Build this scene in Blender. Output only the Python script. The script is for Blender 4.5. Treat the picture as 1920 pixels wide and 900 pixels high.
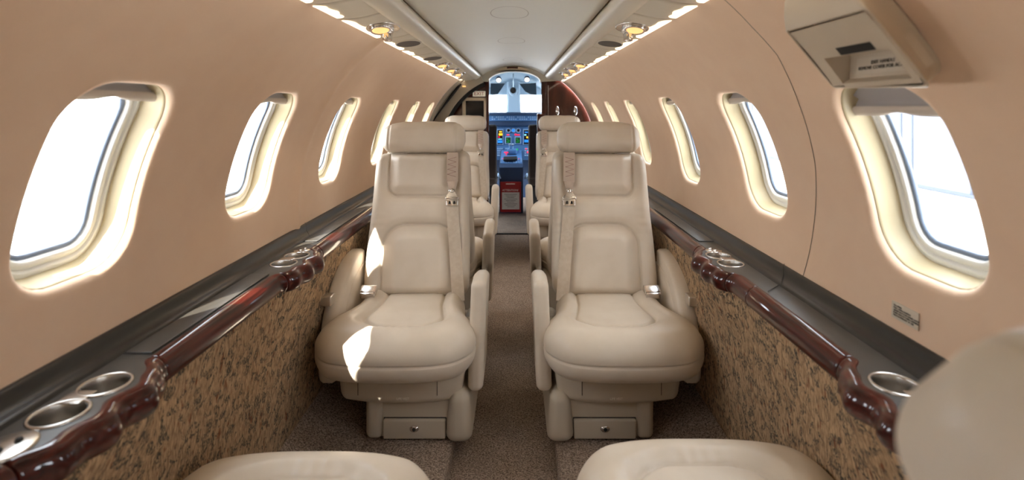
import bpy, bmesh, math, random
import numpy as np
from mathutils import Vector, Matrix
random.seed(4)
for o in list(bpy.data.objects):
    bpy.data.objects.remove(o)
SC = bpy.context.scene
COL = SC.collection
PI = math.pi
R = math.radians

# ------------------------------------------------------------------ camera
CAMX, CAMZ = 0.025, 1.15
cd = bpy.data.cameras.new('camera'); cam = bpy.data.objects.new('camera', cd); COL.objects.link(cam)
cam.location = (CAMX, 0, CAMZ); cam.rotation_euler = (R(90), 0, 0)
cd.sensor_width = 36; cd.lens = 18
cd.shift_x = -7 / 1920; cd.shift_y = -247 / 1920
cd.clip_start = 0.02; cd.clip_end = 300
cd.dof.use_dof = True; cd.dof.focus_distance = 2.1; cd.dof.aperture_fstop = 3.2
SC.camera = cam
vs = SC.view_settings
vs.view_transform = 'Standard'; vs.look = 'None'; vs.gamma = 1; vs.exposure = 0.98; vs.use_curve_mapping = False

# ------------------------------------------------------------------ world, sun
w = bpy.data.worlds.new('sky'); SC.world = w; w.use_nodes = True
bg = w.node_tree.nodes['Background']
bg.inputs[0].default_value = (0.86, 0.93, 1.0, 1); bg.inputs[1].default_value = 8.0
sl = bpy.data.lights.new('sun', 'SUN'); sl.energy = 14; sl.angle = R(0.6); sl.color = (1, 0.93, 0.82)
so = bpy.data.objects.new('sun', sl); COL.objects.link(so)
so.rotation_euler = Vector((0.40, 0.95, -1.0)).to_track_quat('-Z', 'Y').to_euler()
so.location = (-3, -6, 8)

# ------------------------------------------------------------------ materials
def lin(c):
    return tuple(((v / 255) / 12.92 if v / 255 <= 0.04045 else ((v / 255 + 0.055) / 1.055) ** 2.4) for v in c)
MATS = {}
def mat(name, rgb, rough=0.5, metal=0.0, coat=0.0, bump=None, emit=0, emit_rgb=None, sheen=0, var=None, spec=0.5, aniso=None):
    m = bpy.data.materials.new(name); m.use_nodes = True
    nt = m.node_tree; b = nt.nodes['Principled BSDF']
    c = lin(rgb)
    b.inputs['Base Color'].default_value = (*c, 1)
    b.inputs['Roughness'].default_value = rough; b.inputs['Metallic'].default_value = metal
    b.inputs['Coat Weight'].default_value = coat; b.inputs['Coat Roughness'].default_value = 0.04
    b.inputs['Specular IOR Level'].default_value = spec
    if sheen:
        b.inputs['Sheen Weight'].default_value = sheen; b.inputs['Sheen Roughness'].default_value = 0.5
    if emit:
        b.inputs['Emission Color'].default_value = (*lin(emit_rgb or rgb), 1); b.inputs['Emission Strength'].default_value = emit
    tc = nt.nodes.new('ShaderNodeTexCoord')
    if bump:
        sc, st = bump[0], bump[1]
        n = nt.nodes.new('ShaderNodeTexNoise'); n.inputs['Scale'].default_value = sc; n.inputs['Detail'].default_value = 3
        nt.links.new(tc.outputs['Object'], n.inputs['Vector'])
        bp = nt.nodes.new('ShaderNodeBump'); bp.inputs['Strength'].default_value = st; bp.inputs['Distance'].default_value = 0.002
        nt.links.new(n.outputs['Fac'], bp.inputs['Height']); nt.links.new(bp.outputs['Normal'], b.inputs['Normal'])
    if var:
        sc, rgb2 = var
        n = nt.nodes.new('ShaderNodeTexNoise'); n.inputs['Scale'].default_value = sc; n.inputs['Detail'].default_value = 5
        nt.links.new(tc.outputs['Object'], n.inputs['Vector'])
        mx = nt.nodes.new('ShaderNodeMix'); mx.data_type = 'RGBA'
        rp = nt.nodes.new('ShaderNodeValToRGB'); rp.color_ramp.elements[0].position = 0.38; rp.color_ramp.elements[1].position = 0.62
        nt.links.new(n.outputs['Fac'], rp.inputs[0]); nt.links.new(rp.outputs[0], mx.inputs[0])
        mx.inputs[6].default_value = (*c, 1); mx.inputs[7].default_value = (*lin(rgb2), 1)
        nt.links.new(mx.outputs[2], b.inputs['Base Color'])
    MATS[name] = m
    return m
M = MATS
mat('suede', (231, 200, 172), 0.95, bump=(900, 0.25), var=(14, (229, 197, 169)), sheen=0.15, spec=0.1)
mat('leather', (218, 205, 188), 0.36, bump=(520, 0.12), var=(9, (212, 198, 180)), spec=0.45)
mat('seat_shell', (196, 183, 164), 0.45, bump=(700, 0.08), spec=0.4)
mat('stitch', (206, 188, 160), 0.8)
mat('webbing', (196, 180, 160), 0.8, bump=(1500, 0.3), var=(60, (204, 190, 172)))
mat('webbing_patch', (192, 172, 154), 0.8, bump=(1500, 0.3))
mat('stitching_red', (150, 110, 100), 0.8)
mat('chrome', (225, 222, 220), 0.13, metal=1)
mat('brushed_steel', (200, 195, 188), 0.27, metal=1, bump=(60, 0.05))
mat('satin_metal', (226, 220, 212), 0.38, metal=1)
mat('dark', (14, 13, 13), 0.6)
mat('dark_leather', (60, 57, 52), 0.38, bump=(900, 0.15), spec=0.5)
mat('gutter_black', (34, 33, 32), 0.35, bump=(900, 0.1), spec=0.5)
mat('cream_plastic', (186, 170, 136), 0.45)
mat('white_plastic', (236, 236, 232), 0.35)
mat('gasket', (120, 132, 150), 0.5)
mat('shade_cloth', (168, 162, 160), 0.85, bump=(300, 0.2))
mat('shade_rail', (196, 184, 172), 0.5)
mat('headliner', (212, 206, 190), 0.42, bump=(30, 0.06), spec=0.4)
mat('panel_grey', (204, 194, 176), 0.4, spec=0.4)
mat('valance', (208, 197, 178), 0.35, spec=0.5)
mat('seam_dark', (70, 62, 54), 0.8)
mat('lens', (255, 240, 214), 0.5, emit=1.4)
mat('lamp_warm', (255, 214, 150), 0.5, emit=0.5, emit_rgb=(255, 196, 120))
mat('grille', (92, 84, 78), 0.7, bump=(1800, 0.5))
mat('box_plastic', (202, 186, 164), 0.42, bump=(1200, 0.06), spec=0.45)
mat('label_plate', (206, 192, 172), 0.45)
mat('ink', (40, 36, 34), 0.6)
mat('ink_pale', (236, 228, 214), 0.6)
mat('bezel', (222, 202, 172), 0.4)
mat('screen_black', (18, 18, 20), 0.25)
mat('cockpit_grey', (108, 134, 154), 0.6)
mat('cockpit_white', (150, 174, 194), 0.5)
mat('panel_blue', (66, 108, 156), 0.5)
mat('panel_navy', (32, 54, 84), 0.5)
mat('key_grey', (140, 172, 206), 0.5)
mat('visor', (28, 44, 56), 0.3)
mat('pilot_fabric', (74, 68, 66), 0.9)
mat('red_board', (150, 26, 24), 0.4)
mat('paper', (200, 192, 182), 0.7)
mat('exit_red', (170, 20, 18), 0.5)
mat('exit_plate', (244, 234, 212), 0.5, emit=0.12)
mat('scr_green', (30, 170, 60), 0.4, emit=0.5)
mat('scr_dkgreen', (10, 60, 30), 0.4, emit=0.3)
mat('scr_blue', (30, 110, 190), 0.4, emit=0.6)
mat('scr_orange', (240, 170, 40), 0.4, emit=0.8)
mat('scr_red', (220, 30, 60), 0.4, emit=0.8)
mat('scr_cyan', (120, 210, 235), 0.4, emit=0.6)
mat('concrete', (228, 228, 226), 0.9, var=(0.4, (215, 216, 216)))
mat('hangar', (84, 89, 98), 0.7)
mat('hangar_line', (42, 48, 60), 0.7)
mat('airframe_grey', (176, 164, 146), 0.5)

def wood_mat(name, a, b_, scale, rough):
    m = bpy.data.materials.new(name); m.use_nodes = True; nt = m.node_tree; b = nt.nodes['Principled BSDF']
    tc = nt.nodes.new('ShaderNodeTexCoord'); mp = nt.nodes.new('ShaderNodeMapping'); mp.inputs['Scale'].default_value = scale
    n = nt.nodes.new('ShaderNodeTexNoise'); n.inputs['Scale'].default_value = 1; n.inputs['Detail'].default_value = 6; n.inputs['Distortion'].default_value = 0.6
    rp = nt.nodes.new('ShaderNodeValToRGB'); rp.color_ramp.elements[0].position = 0.35; rp.color_ramp.elements[1].position = 0.7
    rp.color_ramp.elements[0].color = (*lin(a), 1); rp.color_ramp.elements[1].color = (*lin(b_), 1)
    nt.links.new(tc.outputs['Object'], mp.inputs[0]); nt.links.new(mp.outputs[0], n.inputs['Vector'])
    nt.links.new(n.outputs['Fac'], rp.inputs[0]); nt.links.new(rp.outputs[0], b.inputs['Base Color'])
    b.inputs['Roughness'].default_value = rough; b.inputs['Specular IOR Level'].default_value = 0.15; b.inputs['Coat Weight'].default_value = 0.8; b.inputs['Coat Roughness'].default_value = 0.03
    M[name] = m
wood_mat('burgundy_wood', (42, 9, 7), (80, 20, 12), (90, 5, 90), 0.3)
wood_mat('cabinet_wood', (58, 26, 18), (84, 38, 26), (14, 14, 3), 0.35)

def tapestry():
    m = bpy.data.materials.new('tapestry'); m.use_nodes = True; nt = m.node_tree; b = nt.nodes['Principled BSDF']
    L = nt.links.new
    tc = nt.nodes.new('ShaderNodeTexCoord')
    def noise(scale, vec, det=3, dist=0.0):
        mp = nt.nodes.new('ShaderNodeMapping'); mp.inputs['Scale'].default_value = vec
        n = nt.nodes.new('ShaderNodeTexNoise'); n.inputs['Scale'].default_value = scale; n.inputs['Detail'].default_value = det; n.inputs['Distortion'].default_value = dist
        L(tc.outputs['Object'], mp.inputs[0]); L(mp.outputs[0], n.inputs['Vector']); return n.outputs['Fac']
    def ramp(f, p0, p1, c0, c1):
        r = nt.nodes.new('ShaderNodeValToRGB'); r.color_ramp.elements[0].position = p0; r.color_ramp.elements[1].position = p1
        r.color_ramp.elements[0].color = (*c0, 1); r.color_ramp.elements[1].color = (*c1, 1); L(f, r.inputs[0]); return r.outputs[0]
    def mix(f, a, bb):
        x = nt.nodes.new('ShaderNodeMix'); x.data_type = 'RGBA'; L(f, x.inputs[0])
        for s, v in ((6, a), (7, bb)):
            if isinstance(v, tuple): x.inputs[s].default_value = (*v, 1)
            else: L(v, x.inputs[s])
        return x.outputs[2]
    base = ramp(noise(1, (1, 420, 60), 2), 0.35, 0.65, lin((134, 109, 84)), lin((200, 168, 132)))
    rust = ramp(noise(1, (1, 90, 30), 3), 0.62, 0.70, (0, 0, 0), (1, 1, 1))
    c = mix(rust, base, lin((128, 84, 60)))
    blot = ramp(noise(1, (1, 44, 38), 5, 1.0), 0.50, 0.56, (0, 0, 0), (1, 1, 1))
    tex = ramp(noise(1, (1, 420, 190), 3), 0.42, 0.56, (0, 0, 0), (1, 1, 1))
    mul = nt.nodes.new('ShaderNodeMath'); mul.operation = 'MULTIPLY'; L(blot, mul.inputs[0]); L(tex, mul.inputs[1])
    c = mix(mul.outputs[0], c, lin((72, 70, 64)))
    L(c, b.inputs['Base Color']); b.inputs['Roughness'].default_value = 0.95; b.inputs['Specular IOR Level'].default_value = 0.1
    bp = nt.nodes.new('ShaderNodeBump'); bp.inputs['Strength'].default_value = 0.5; bp.inputs['Distance'].default_value = 0.002
    L(noise(1, (1, 600, 120), 2), bp.inputs['Height']); L(bp.outputs['Normal'], b.inputs['Normal'])
    M['tapestry'] = m
tapestry()

def carpet():
    m = bpy.data.materials.new('carpet'); m.use_nodes = True; nt = m.node_tree; b = nt.nodes['Principled BSDF']; L = nt.links.new
    tc = nt.nodes.new('ShaderNodeTexCoord')
    n = nt.nodes.new('ShaderNodeTexNoise'); n.inputs['Scale'].default_value = 210; n.inputs['Detail'].default_value = 4; n.inputs['Distortion'].default_value = 0.8
    n2 = nt.nodes.new('ShaderNodeTexNoise'); n2.inputs['Scale'].default_value = 9; n2.inputs['Detail'].default_value = 3
    L(tc.outputs['Object'], n.inputs['Vector']); L(tc.outputs['Object'], n2.inputs['Vector'])
    r = nt.nodes.new('ShaderNodeValToRGB'); r.color_ramp.elements[0].position = 0.38; r.color_ramp.elements[1].position = 0.62
    r.color_ramp.elements[0].color = (*lin((112, 96, 84)), 1); r.color_ramp.elements[1].color = (*lin((196, 174, 156)), 1)
    L(n.outputs['Fac'], r.inputs[0])
    x = nt.nodes.new('ShaderNodeMix'); x.data_type = 'RGBA'; x.blend_type = 'MULTIPLY'; x.inputs[0].default_value = 0.35
    L(r.outputs[0], x.inputs[6]); L(n2.outputs['Fac'], x.inputs[7]); L(x.outputs[2], b.inputs['Base Color'])
    b.inputs['Roughness'].default_value = 1; b.inputs['Specular IOR Level'].default_value = 0.05
    bp = nt.nodes.new('ShaderNodeBump'); bp.inputs['Strength'].default_value = 0.8; bp.inputs['Distance'].default_value = 0.004
    L(n.outputs['Fac'], bp.inputs['Height']); L(bp.outputs['Normal'], b.inputs['Normal'])
    M['carpet'] = m
carpet()

def glass():
    m = bpy.data.materials.new('glass'); m.use_nodes = True; nt = m.node_tree; nt.nodes.clear(); L = nt.links.new
    out = nt.nodes.new('ShaderNodeOutputMaterial'); t = nt.nodes.new('ShaderNodeBsdfTransparent'); g = nt.nodes.new('ShaderNodeBsdfGlossy')
    t.inputs[0].default_value = (0.97, 0.985, 1, 1); g.inputs['Roughness'].default_value = 0.02
    lw = nt.nodes.new('ShaderNodeLayerWeight'); lw.inputs[0].default_value = 0.5; x = nt.nodes.new('ShaderNodeMixShader')
    f = nt.nodes.new('ShaderNodeMath'); f.operation = 'POWER'; f.inputs[1].default_value = 5; L(lw.outputs['Facing'], f.inputs[0])
    L(f.outputs[0], x.inputs[0]); L(t.outputs[0], x.inputs[1]); L(g.outputs[0], x.inputs[2]); L(x.outputs[0], out.inputs[0])
    M['glass'] = m
glass()

# ------------------------------------------------------------------ mesh helpers
def tag(o, label=None, cat=None, group=None, kind=None):
    if label: o['label'] = label
    if cat: o['category'] = cat
    if group: o['group'] = group
    if kind: o['kind'] = kind
    return o
def empty(name, loc=(0, 0, 0), rz=0, label=None, cat=None, group=None, parent=None, kind=None):
    o = bpy.data.objects.new(name, None); COL.objects.link(o)
    o.empty_display_size = 0.1
    o.location = loc; o.rotation_euler = (0, 0, rz)
    if parent: o.parent = parent
    return tag(o, label, cat, group, kind)
def wpos(o):
    p = Vector((0, 0, 0))
    while o:
        p += Vector(o.location); o = o.parent
    return p
def mesh(name, VF, m, parent=None, local=False, smooth=True, recalc=True, autosharp=None):
    V, F = VF
    V = np.asarray(V, float)
    if parent and not local:
        V = V - np.array(wpos(parent))
    me = bpy.data.meshes.new(name)
    me.from_pydata([tuple(v) for v in V], [], [tuple(int(i) for i in f) for f in F])
    if recalc:
        bm = bmesh.new(); bm.from_mesh(me); bmesh.ops.recalc_face_normals(bm, faces=bm.faces); bm.to_mesh(me); bm.free()
    me.materials.append(M[m] if isinstance(m, str) else m)
    if smooth:
        me.polygons.foreach_set('use_smooth', [True] * len(me.polygons))
        if autosharp:
            bm = bmesh.new(); bm.from_mesh(me)
            for e in bm.edges:
                if len(e.link_faces) == 2 and e.calc_face_angle(0) > R(autosharp): e.smooth = False
            bm.to_mesh(me); bm.free()
    o = bpy.data.objects.new(name, me); COL.objects.link(o)
    if parent: o.parent = parent
    return o
def join(*parts):
    V = []; F = []; n = 0
    for v, f in parts:
        v = np.asarray(v, float); V.append(v); F += [tuple(i + n for i in q) for q in f]; n += len(v)
    return np.vstack(V), F
def xf(VF, mtx):
    V, F = VF; V = np.asarray(V, float); A = np.array(mtx)
    return V @ A[:3, :3].T + A[:3, 3], F
def mv(VF, d):
    return np.asarray(VF[0], float) + np.array(d), VF[1]
def gridfaces(n, m, closed_u=False, closed_v=False):
    F = []
    for i in range(n - (0 if closed_u else 1)):
        for j in range(m - (0 if closed_v else 1)):
            a = i * m + j; b = i * m + (j + 1) % m; c = ((i + 1) % n) * m + (j + 1) % m; d = ((i + 1) % n) * m + j
            F.append((a, b, c, d))
    return F
def loft(rings, closed_v=True, cap=False):
    n = len(rings); m = len(rings[0])
    V = np.vstack([np.asarray(r, float) for r in rings]); F = gridfaces(n, m, False, closed_v)
    if cap:
        F.append(tuple(range(m))[::-1]); F.append(tuple((n - 1) * m + i for i in range(m)))
    return V, F
def samples(h, r, n, k):
    r = min(r, h * 0.999)
    e = [r * math.tan(R(45) * i / k) for i in range(k)]        # 0..<r
    inner = list(np.linspace(-(h - r), h - r, max(n, 2)))
    left = [-(h - r) - x for x in ([r] + e[::-1])[:-1]]
    right = [(h - r) + x for x in (e[1:] + [r])]
    return np.array(left + inner + right)
def rbox(size, r, n=(6, 6, 6), k=4, deform=None, center=(0, 0, 0)):
    h = np.array(size) / 2; r = min(r, *(h * 0.999))
    S = [samples(h[i], r, n[i], k) for i in range(3)]
    L = [len(s) for s in S]
    idx = {}; V = []
    def vid(i, j, kk):
        key = (i, j, kk)
        if key not in idx:
            idx[key] = len(V); V.append((S[0][i], S[1][j], S[2][kk]))
        return idx[key]
    F = []
    for ax in range(3):
        b, c = (ax + 1) % 3, (ax + 2) % 3
        for side in (0, L[ax] - 1):
            for i in range(L[b] - 1):
                for j in range(L[c] - 1):
                    q = []
                    for di, dj in ((0, 0), (1, 0), (1, 1), (0, 1)):
                        t = [0, 0, 0]; t[ax] = side; t[b] = i + di; t[c] = j + dj
                        q.append(vid(*t))
                    F.append(tuple(q if side else q[::-1]))
    V = np.array(V)
    inner = np.clip(V, -(h - r), h - r)
    d = V - inner; ln = np.linalg.norm(d, axis=1, keepdims=True); ln[ln == 0] = 1
    V = inner + d / ln * r
    if deform is not None: V = deform(V)
    return V + np.array(center), F
def box(size, center=(0, 0, 0), r=0.0015):
    return rbox(size, r, (2, 2, 2), 2, None, center)
def lathe(prof, n=32, cap=False):
    rings = []
    for rr, z in prof:
        a = np.arange(n) * 2 * PI / n
        rings.append(np.stack([rr * np.cos(a), rr * np.sin(a), np.full(n, z)], 1))
    V, F = loft(rings)
    if cap:
        F.append(tuple(range(n))); F.append(tuple((len(prof) - 1) * n + i for i in range(n)))
    return V, F
def tube(pts, rad, n=10):
    pts = [Vector(p) for p in pts]; rings = []; up = Vector((0.13, 0.2, 0.97)).normalized()
    for i, p in enumerate(pts):
        t = (pts[min(i + 1, len(pts) - 1)] - pts[max(i - 1, 0)]).normalized()
        a = t.cross(up).normalized(); b = a.cross(t)
        rr = rad[i] if isinstance(rad, (list, tuple)) else rad
        rings.append([tuple(p + a * rr * math.cos(q * 2 * PI / n) + b * rr * math.sin(q * 2 * PI / n)) for q in range(n)])
    return loft(rings, True, True)
def prism(poly, y0, y1):
    """polygon in x,z extruded along y"""
    n = len(poly)
    V = [(x, y0, z) for x, z in poly] + [(x, y1, z) for x, z in poly]
    F = [tuple(range(n)), tuple(range(n, 2 * n))[::-1]] + [(i, (i + 1) % n, n + (i + 1) % n, n + i) for i in range(n)]
    return np.array(V), F
def prismx(poly, x0, x1):
    n = len(poly)
    V = [(x0, y, z) for y, z in poly] + [(x1, y, z) for y, z in poly]
    F = [tuple(range(n)), tuple(range(n, 2 * n))[::-1]] + [(i, (i + 1) % n, n + (i + 1) % n, n + i) for i in range(n)]
    return np.array(V), F
def ribbon(C, W, N, width, th):
    """solid strip through centres C, W unit width dir, N unit normal dir"""
    rings = []
    C = np.asarray(C, float)
    for i, c in enumerate(C):
        wv = np.array(W[i] if np.ndim(W) > 1 else W); nv = np.array(N[i] if np.ndim(N) > 1 else N)
        rings.append([c - wv * width / 2 - nv * th / 2, c + wv * width / 2 - nv * th / 2, c + wv * width / 2 + nv * th / 2, c - wv * width / 2 + nv * th / 2])
    return loft(rings, True, True)
def text(name, s, size, mtx, m, parent=None, align='CENTER', ext=0.0003, local=False, spacing=1.0):
    c = bpy.data.curves.new(name, 'FONT'); c.body = s; c.size = size; c.extrude = ext; c.align_x = align; c.align_y = 'CENTER'; c.space_line = spacing
    c.resolution_u = 2
    o = bpy.data.objects.new(name, c); COL.objects.link(o)
    dg = bpy.context.evaluated_depsgraph_get(); dg.update()
    me = bpy.data.meshes.new_from_object(o.evaluated_get(dg))
    bpy.data.objects.remove(o)
    V = np.array([tuple(v.co) for v in me.vertices]); F = [tuple(p.vertices) for p in me.polygons]
    V, F = xf((V, F), mtx)
    return mesh(name, (V, F), m, parent, local, smooth=False, recalc=False)
def frame(o, x, y):
    """4x4 with local x,y dirs and origin"""
    x = Vector(x).normalized(); z = x.cross(Vector(y)).normalized(); y = z.cross(x)
    return Matrix(((x.x, y.x, z.x, o[0]), (x.y, y.y, z.y, o[1]), (x.z, y.z, z.z, o[2]), (0, 0, 0, 1)))
def sstep(a, b, x):
    t = np.clip((x - a) / (b - a), 0, 1); return t * t * (3 - 2 * t)
def copy_tree(o, parent=None):
    c = o.copy(); COL.objects.link(c); c.parent = parent
    for ch in list(o.children): copy_tree(ch, c)
    return c
def at(px, py, d):
    return (CAMX + (px - 967) / 960 * d, d, CAMZ - (py - 203) / 960 * d)

# ------------------------------------------------------------------ fuselage shell
R0, ZC = 0.755, 0.79
Y_AFT, Y_FWD = -1.5, 4.72
def P(s, y, th, n=0.0):
    r = R0 - n
    return (s * r * math.cos(th), y, ZC + r * math.sin(th))
WIN_A, WIN_B, WIN_RC = 0.123, 0.182, 0.082
WTH = R(18)
WY = [-1.07, -0.42, 0.235, 0.910, 1.490, 2.135, 2.855, 3.50, 4.135]
TH0, TH1 = R(-8), R(68)
def rr_radius(phi, a, b, rc):
    c, s = abs(math.cos(phi)), abs(math.sin(phi))
    # intersection of ray with rounded rect
    t = min(a / c if c > 1e-9 else 1e9, b / s if s > 1e-9 else 1e9)
    x, y = t * c, t * s
    if x > a - rc and y > b - rc:
        cx, cy = a - rc, b - rc
        B = cx * c + cy * s; C = cx * cx + cy * cy - rc * rc
        t = B + math.sqrt(max(B * B - C, 0))
    return t
def win_ring(yc, off, n, s, phis):
    pts = []
    for ph in phis:
        t = rr_radius(ph, WIN_A + off, WIN_B + off, max(WIN_RC + off, 0.01))
        pts.append(P(s, yc + t * math.cos(ph), WTH + t * math.sin(ph) / R0, n))
    return pts
PH = [2 * PI * i / 72 for i in range(72)]

def ridge(s, y, th):
    v = 0.0
    if s < 0: v += 0.011 * math.exp(-((y - 1.812) / 0.028) ** 2)
    return v
def wall_side(s):
    edges = [Y_AFT]
    for a, b in zip(WY[:-1], WY[1:]): edges.append((a + b) / 2)
    end = 4.37 if s < 0 else Y_FWD
    edges.append(end)
    V = []; F = []
    s0 = (TH0 - WTH) * R0; s1 = (TH1 - WTH) * R0
    for i, yc in enumerate(WY):
        y0, y1 = edges[i] - yc, edges[i + 1] - yc
        NB = 16; NS = 30
        bd = [(y1, s0 + (s1 - s0) * k / NS) for k in range(NS)] + [(y1 + (y0 - y1) * k / NB, s1) for k in range(NB)] + \
             [(y0, s1 + (s0 - s1) * k / NS) for k in range(NS)] + [(y0 + (y1 - y0) * k / NB, s0) for k in range(NB)]
        rings = []
        prof = [(t, None) for t in (0, .04, .08, .13, .2, .3, .4, .5, .6, .7, .8, .88, .94, 1.0)]
        hole = [(0.018, 0), (0.011, -0.0010), (0.006, -0.0032), (0.0025, -0.007), (0.0005, -0.011), (0.0, -0.016)]
        ang = [math.atan2(q[1], q[0]) for q in bd]
        for t, _ in prof:
            ring = []
            for q, ph in zip(bd, ang):
                rad = rr_radius(ph, WIN_A + 0.044, WIN_B + 0.044, WIN_RC + 0.044)
                e = (rad * math.cos(ph), rad * math.sin(ph))
                u = q[0] * (1 - t) + e[0] * t; v = q[1] * (1 - t) + e[1] * t
                ring.append(P(s, yc + u, WTH + v / R0, ridge(s, yc + u, WTH + v / R0)))
            rings.append(ring)
        for off, n in hole:
            ring = []
            for ph in ang:
                rad = rr_radius(ph, WIN_A + off, WIN_B + off, WIN_RC + off)
                u, v = rad * math.cos(ph), rad * math.sin(ph)
                ring.append(P(s, yc + u, WTH + v / R0, n))
            rings.append(ring)
        v, f = loft(rings)
        F += [tuple(k + len(V) for k in q) for q in f]; V += [tuple(q) for q in v]
    return np.array(V), F
def weld(o, d=1e-5):
    bm = bmesh.new(); bm.from_mesh(o.data); bmesh.ops.remove_doubles(bm, verts=bm.verts, dist=d); bm.to_mesh(o.data); bm.free()
walls = {}
for s, nm in ((-1, 'left'), (1, 'right')):
    o = mesh('wall_' + nm, wall_side(s), 'suede', recalc=False); weld(o)
    tag(o, kind='structure'); walls[s] = o

# windows
wn = 0
for s in (-1, 1):
    for yc in WY:
        wn += 1
        root = empty('window_%d' % wn, P(s, yc, WTH, 0), kind='structure')
        def ringset(lst): return loft([win_ring(yc, a, b, s, PH) for a, b in lst])
        mesh('window_reveal', ringset([(0.0015, -0.014), (-0.0015, -0.0145), (-0.002, -0.020), (-0.006, -0.036), (-0.012, -0.056), (-0.0125, -0.061)]), 'cream_plastic', root, recalc=False)
        mesh('window_frame', ringset([(-0.010, -0.060), (-0.012, -0.0555), (-0.022, -0.055), (-0.024, -0.059), (-0.026, -0.059), (-0.028, -0.056), (-0.037, -0.056), (-0.040, -0.066)]), 'white_plastic', root, recalc=False)
        mesh('window_gasket', ringset([(-0.039, -0.064), (-0.042, -0.063), (-0.047, -0.064), (-0.048, -0.070)]), 'gasket', root, recalc=False)
        rim = win_ring(yc, -0.046, -0.068, s, PH); c = P(s, yc, WTH, -0.068)
        V = [c] + rim; F = [(0, 1 + i, 1 + (i + 1) % len(rim)) for i in range(len(rim))]
        mesh('window_pane', (V, F), 'glass', root, smooth=False, recalc=False)
        # rolled shade, mostly left a little below the top of the opening
        ysp = np.linspace(yc - WIN_A - 0.004, yc + WIN_A + 0.004, 25)
        rows = []
        base = 29.6 + random.uniform(-0.5, 0.4) - (2.3 if (s > 0 and 0.8 < yc < 1) else 0) - (22 if (s < 0 and 0 < yc < 0.5) else 0)  # last term lowers the unseen left shade to block the sun
        tilt_ = 0.0
        npl = max(int((34 - base) / 0.9), 4)
        for k in range(npl + 1):
            th = 34 + (base + 0.3 - 34) * k / npl; n = -0.045 if k % 2 == 0 else -0.036
            rows.append([P(s, y, R(th), n) for y in ysp])
        mesh('shade', loft(rows, False), 'shade_cloth', root, recalc=False)
        rows = []
        for k, (dth, n) in enumerate(((0.5, -0.034), (0.2, -0.030), (-0.25, -0.030), (-0.9, -0.032), (-1.0, -0.036), (-0.2, -0.040), (0.5, -0.040))):
            rows.append([P(s, y, R(base + dth + (0.55 * math.exp(-((y - yc) / 0.03) ** 2) if dth < -0.5 else 0)), n) for y in ysp])
        mesh('shade_rail', loft(rows, False), 'shade_rail', root, recalc=False)
        if yc > 0.5:
            pl = bpy.data.lights.new('window_portal', 'AREA'); pl.shape = 'RECTANGLE'; pl.size = 0.40; pl.size_y = 0.28; pl.cycles.is_portal = True
            po = bpy.data.objects.new('window_portal', pl); COL.objects.link(po); c = P(s, yc, WTH, -0.09)
            po.location = c
            po.rotation_euler = Vector((-s * math.cos(WTH), 0, -math.sin(WTH))).to_track_quat('-Z', 'Y').to_euler()

# thin seam of the emergency exit hatch in the right wall
def seam_strip(s, pts, wid=0.0025, m='seam_dark'):
    rows = []
    for y, th in pts:
        rows.append([P(s, y - wid / 2, th, 0.0006), P(s, y + wid / 2, th, 0.0006)])
    return loft(rows, False)
hp = [(0.97 + 0.335 * ((54 - a) / 61) ** 1.0 - 0.03 * math.sin(PI * (54 - a) / 61), R(a)) for a in range(54, -8, -1)]
def hatch_y(a):
    ks = [(54, 1.085), (45, 1.10), (39, 1.10), (29, 1.145), (18, 1.185), (5, 1.25), (-6, 1.30)]
    return float(np.interp(-a, [-k for k, _ in ks], [v for _, v in ks]))
o = mesh('exit_seam', seam_strip(1, [(hatch_y(a), R(a)) for a in range(54, -7, -1)]), 'seam_dark', walls[1], recalc=False)

# ------------------------------------------------------------------ headliner, valances, service panels
cprof = []
RC = (0.285 ** 2 + 0.089 ** 2) / 0.178
for i in range(33):
    x = -0.285 + 0.57 * i / 32
    cprof.append((x, 1.54 - RC + math.sqrt(RC * RC - x * x)))
cprof = [(-0.42, 1.487), (-0.34, 1.484), (-0.300, 1.480), (-0.288, 1.470)] + cprof + [(0.288, 1.470), (0.300, 1.480), (0.34, 1.484), (0.42, 1.487)]
ys = np.linspace(Y_AFT, 4.70, 60)
o = mesh('ceiling', loft([[(x, y, z) for x, z in cprof] for y in ys], False), 'headliner', recalc=False)
tag(o, kind='structure'); ceiling = o
def ceil_z(x): return 1.54 - RC + math.sqrt(RC * RC - x * x)
for yc in (0.9, 2.07, 2.92, 4.05):      # moulded oval access covers in the headliner
    pts = []; rings = [[], []]
    for i in range(64):
        a = 2 * PI * i / 64
        for k, q in enumerate((1.0, 0.95)):
            x = 0.078 * q * math.copysign(abs(math.cos(a)) ** 0.75, math.cos(a)); y = 0.145 * q * math.sin(a)
            if math.sin(a) < 0: y *= 0.8
            rings[k].append((x, yc + y, ceil_z(x) - 0.0012))
    mesh('access_cover_outline', loft(rings), 'airframe_grey', ceiling, recalc=False)

for s, nm in ((-1, 'left'), (1, 'right')):
    prof = [(0.342, 1.407), (0.348, 1.411), (0.349, 1.419), (0.335, 1.429), (0.318, 1.452), (0.300, 1.456), (0.290, 1.451), (0.289, 1.440), (0.303, 1.421), (0.328, 1.408)]
    rings = []
    for y, q in [(Y_AFT, 1)] + [(yy, 1) for yy in np.linspace(Y_AFT + .1, 4.64, 30)] + [(4.655, .9), (4.663, .7), (4.666, .3)]:
        rings.append([(s * (0.32 + (x - 0.32) * q), y, 1.424 + (z - 1.424) * q) for x, z in prof])
    o = mesh('ceiling_valance', loft(rings, True, True), 'valance', recalc=True)
    tag(o, 'long cream valance rail along the %s side of the ceiling above the service panels' % nm, 'valance', 'ceiling valance rails')

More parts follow.
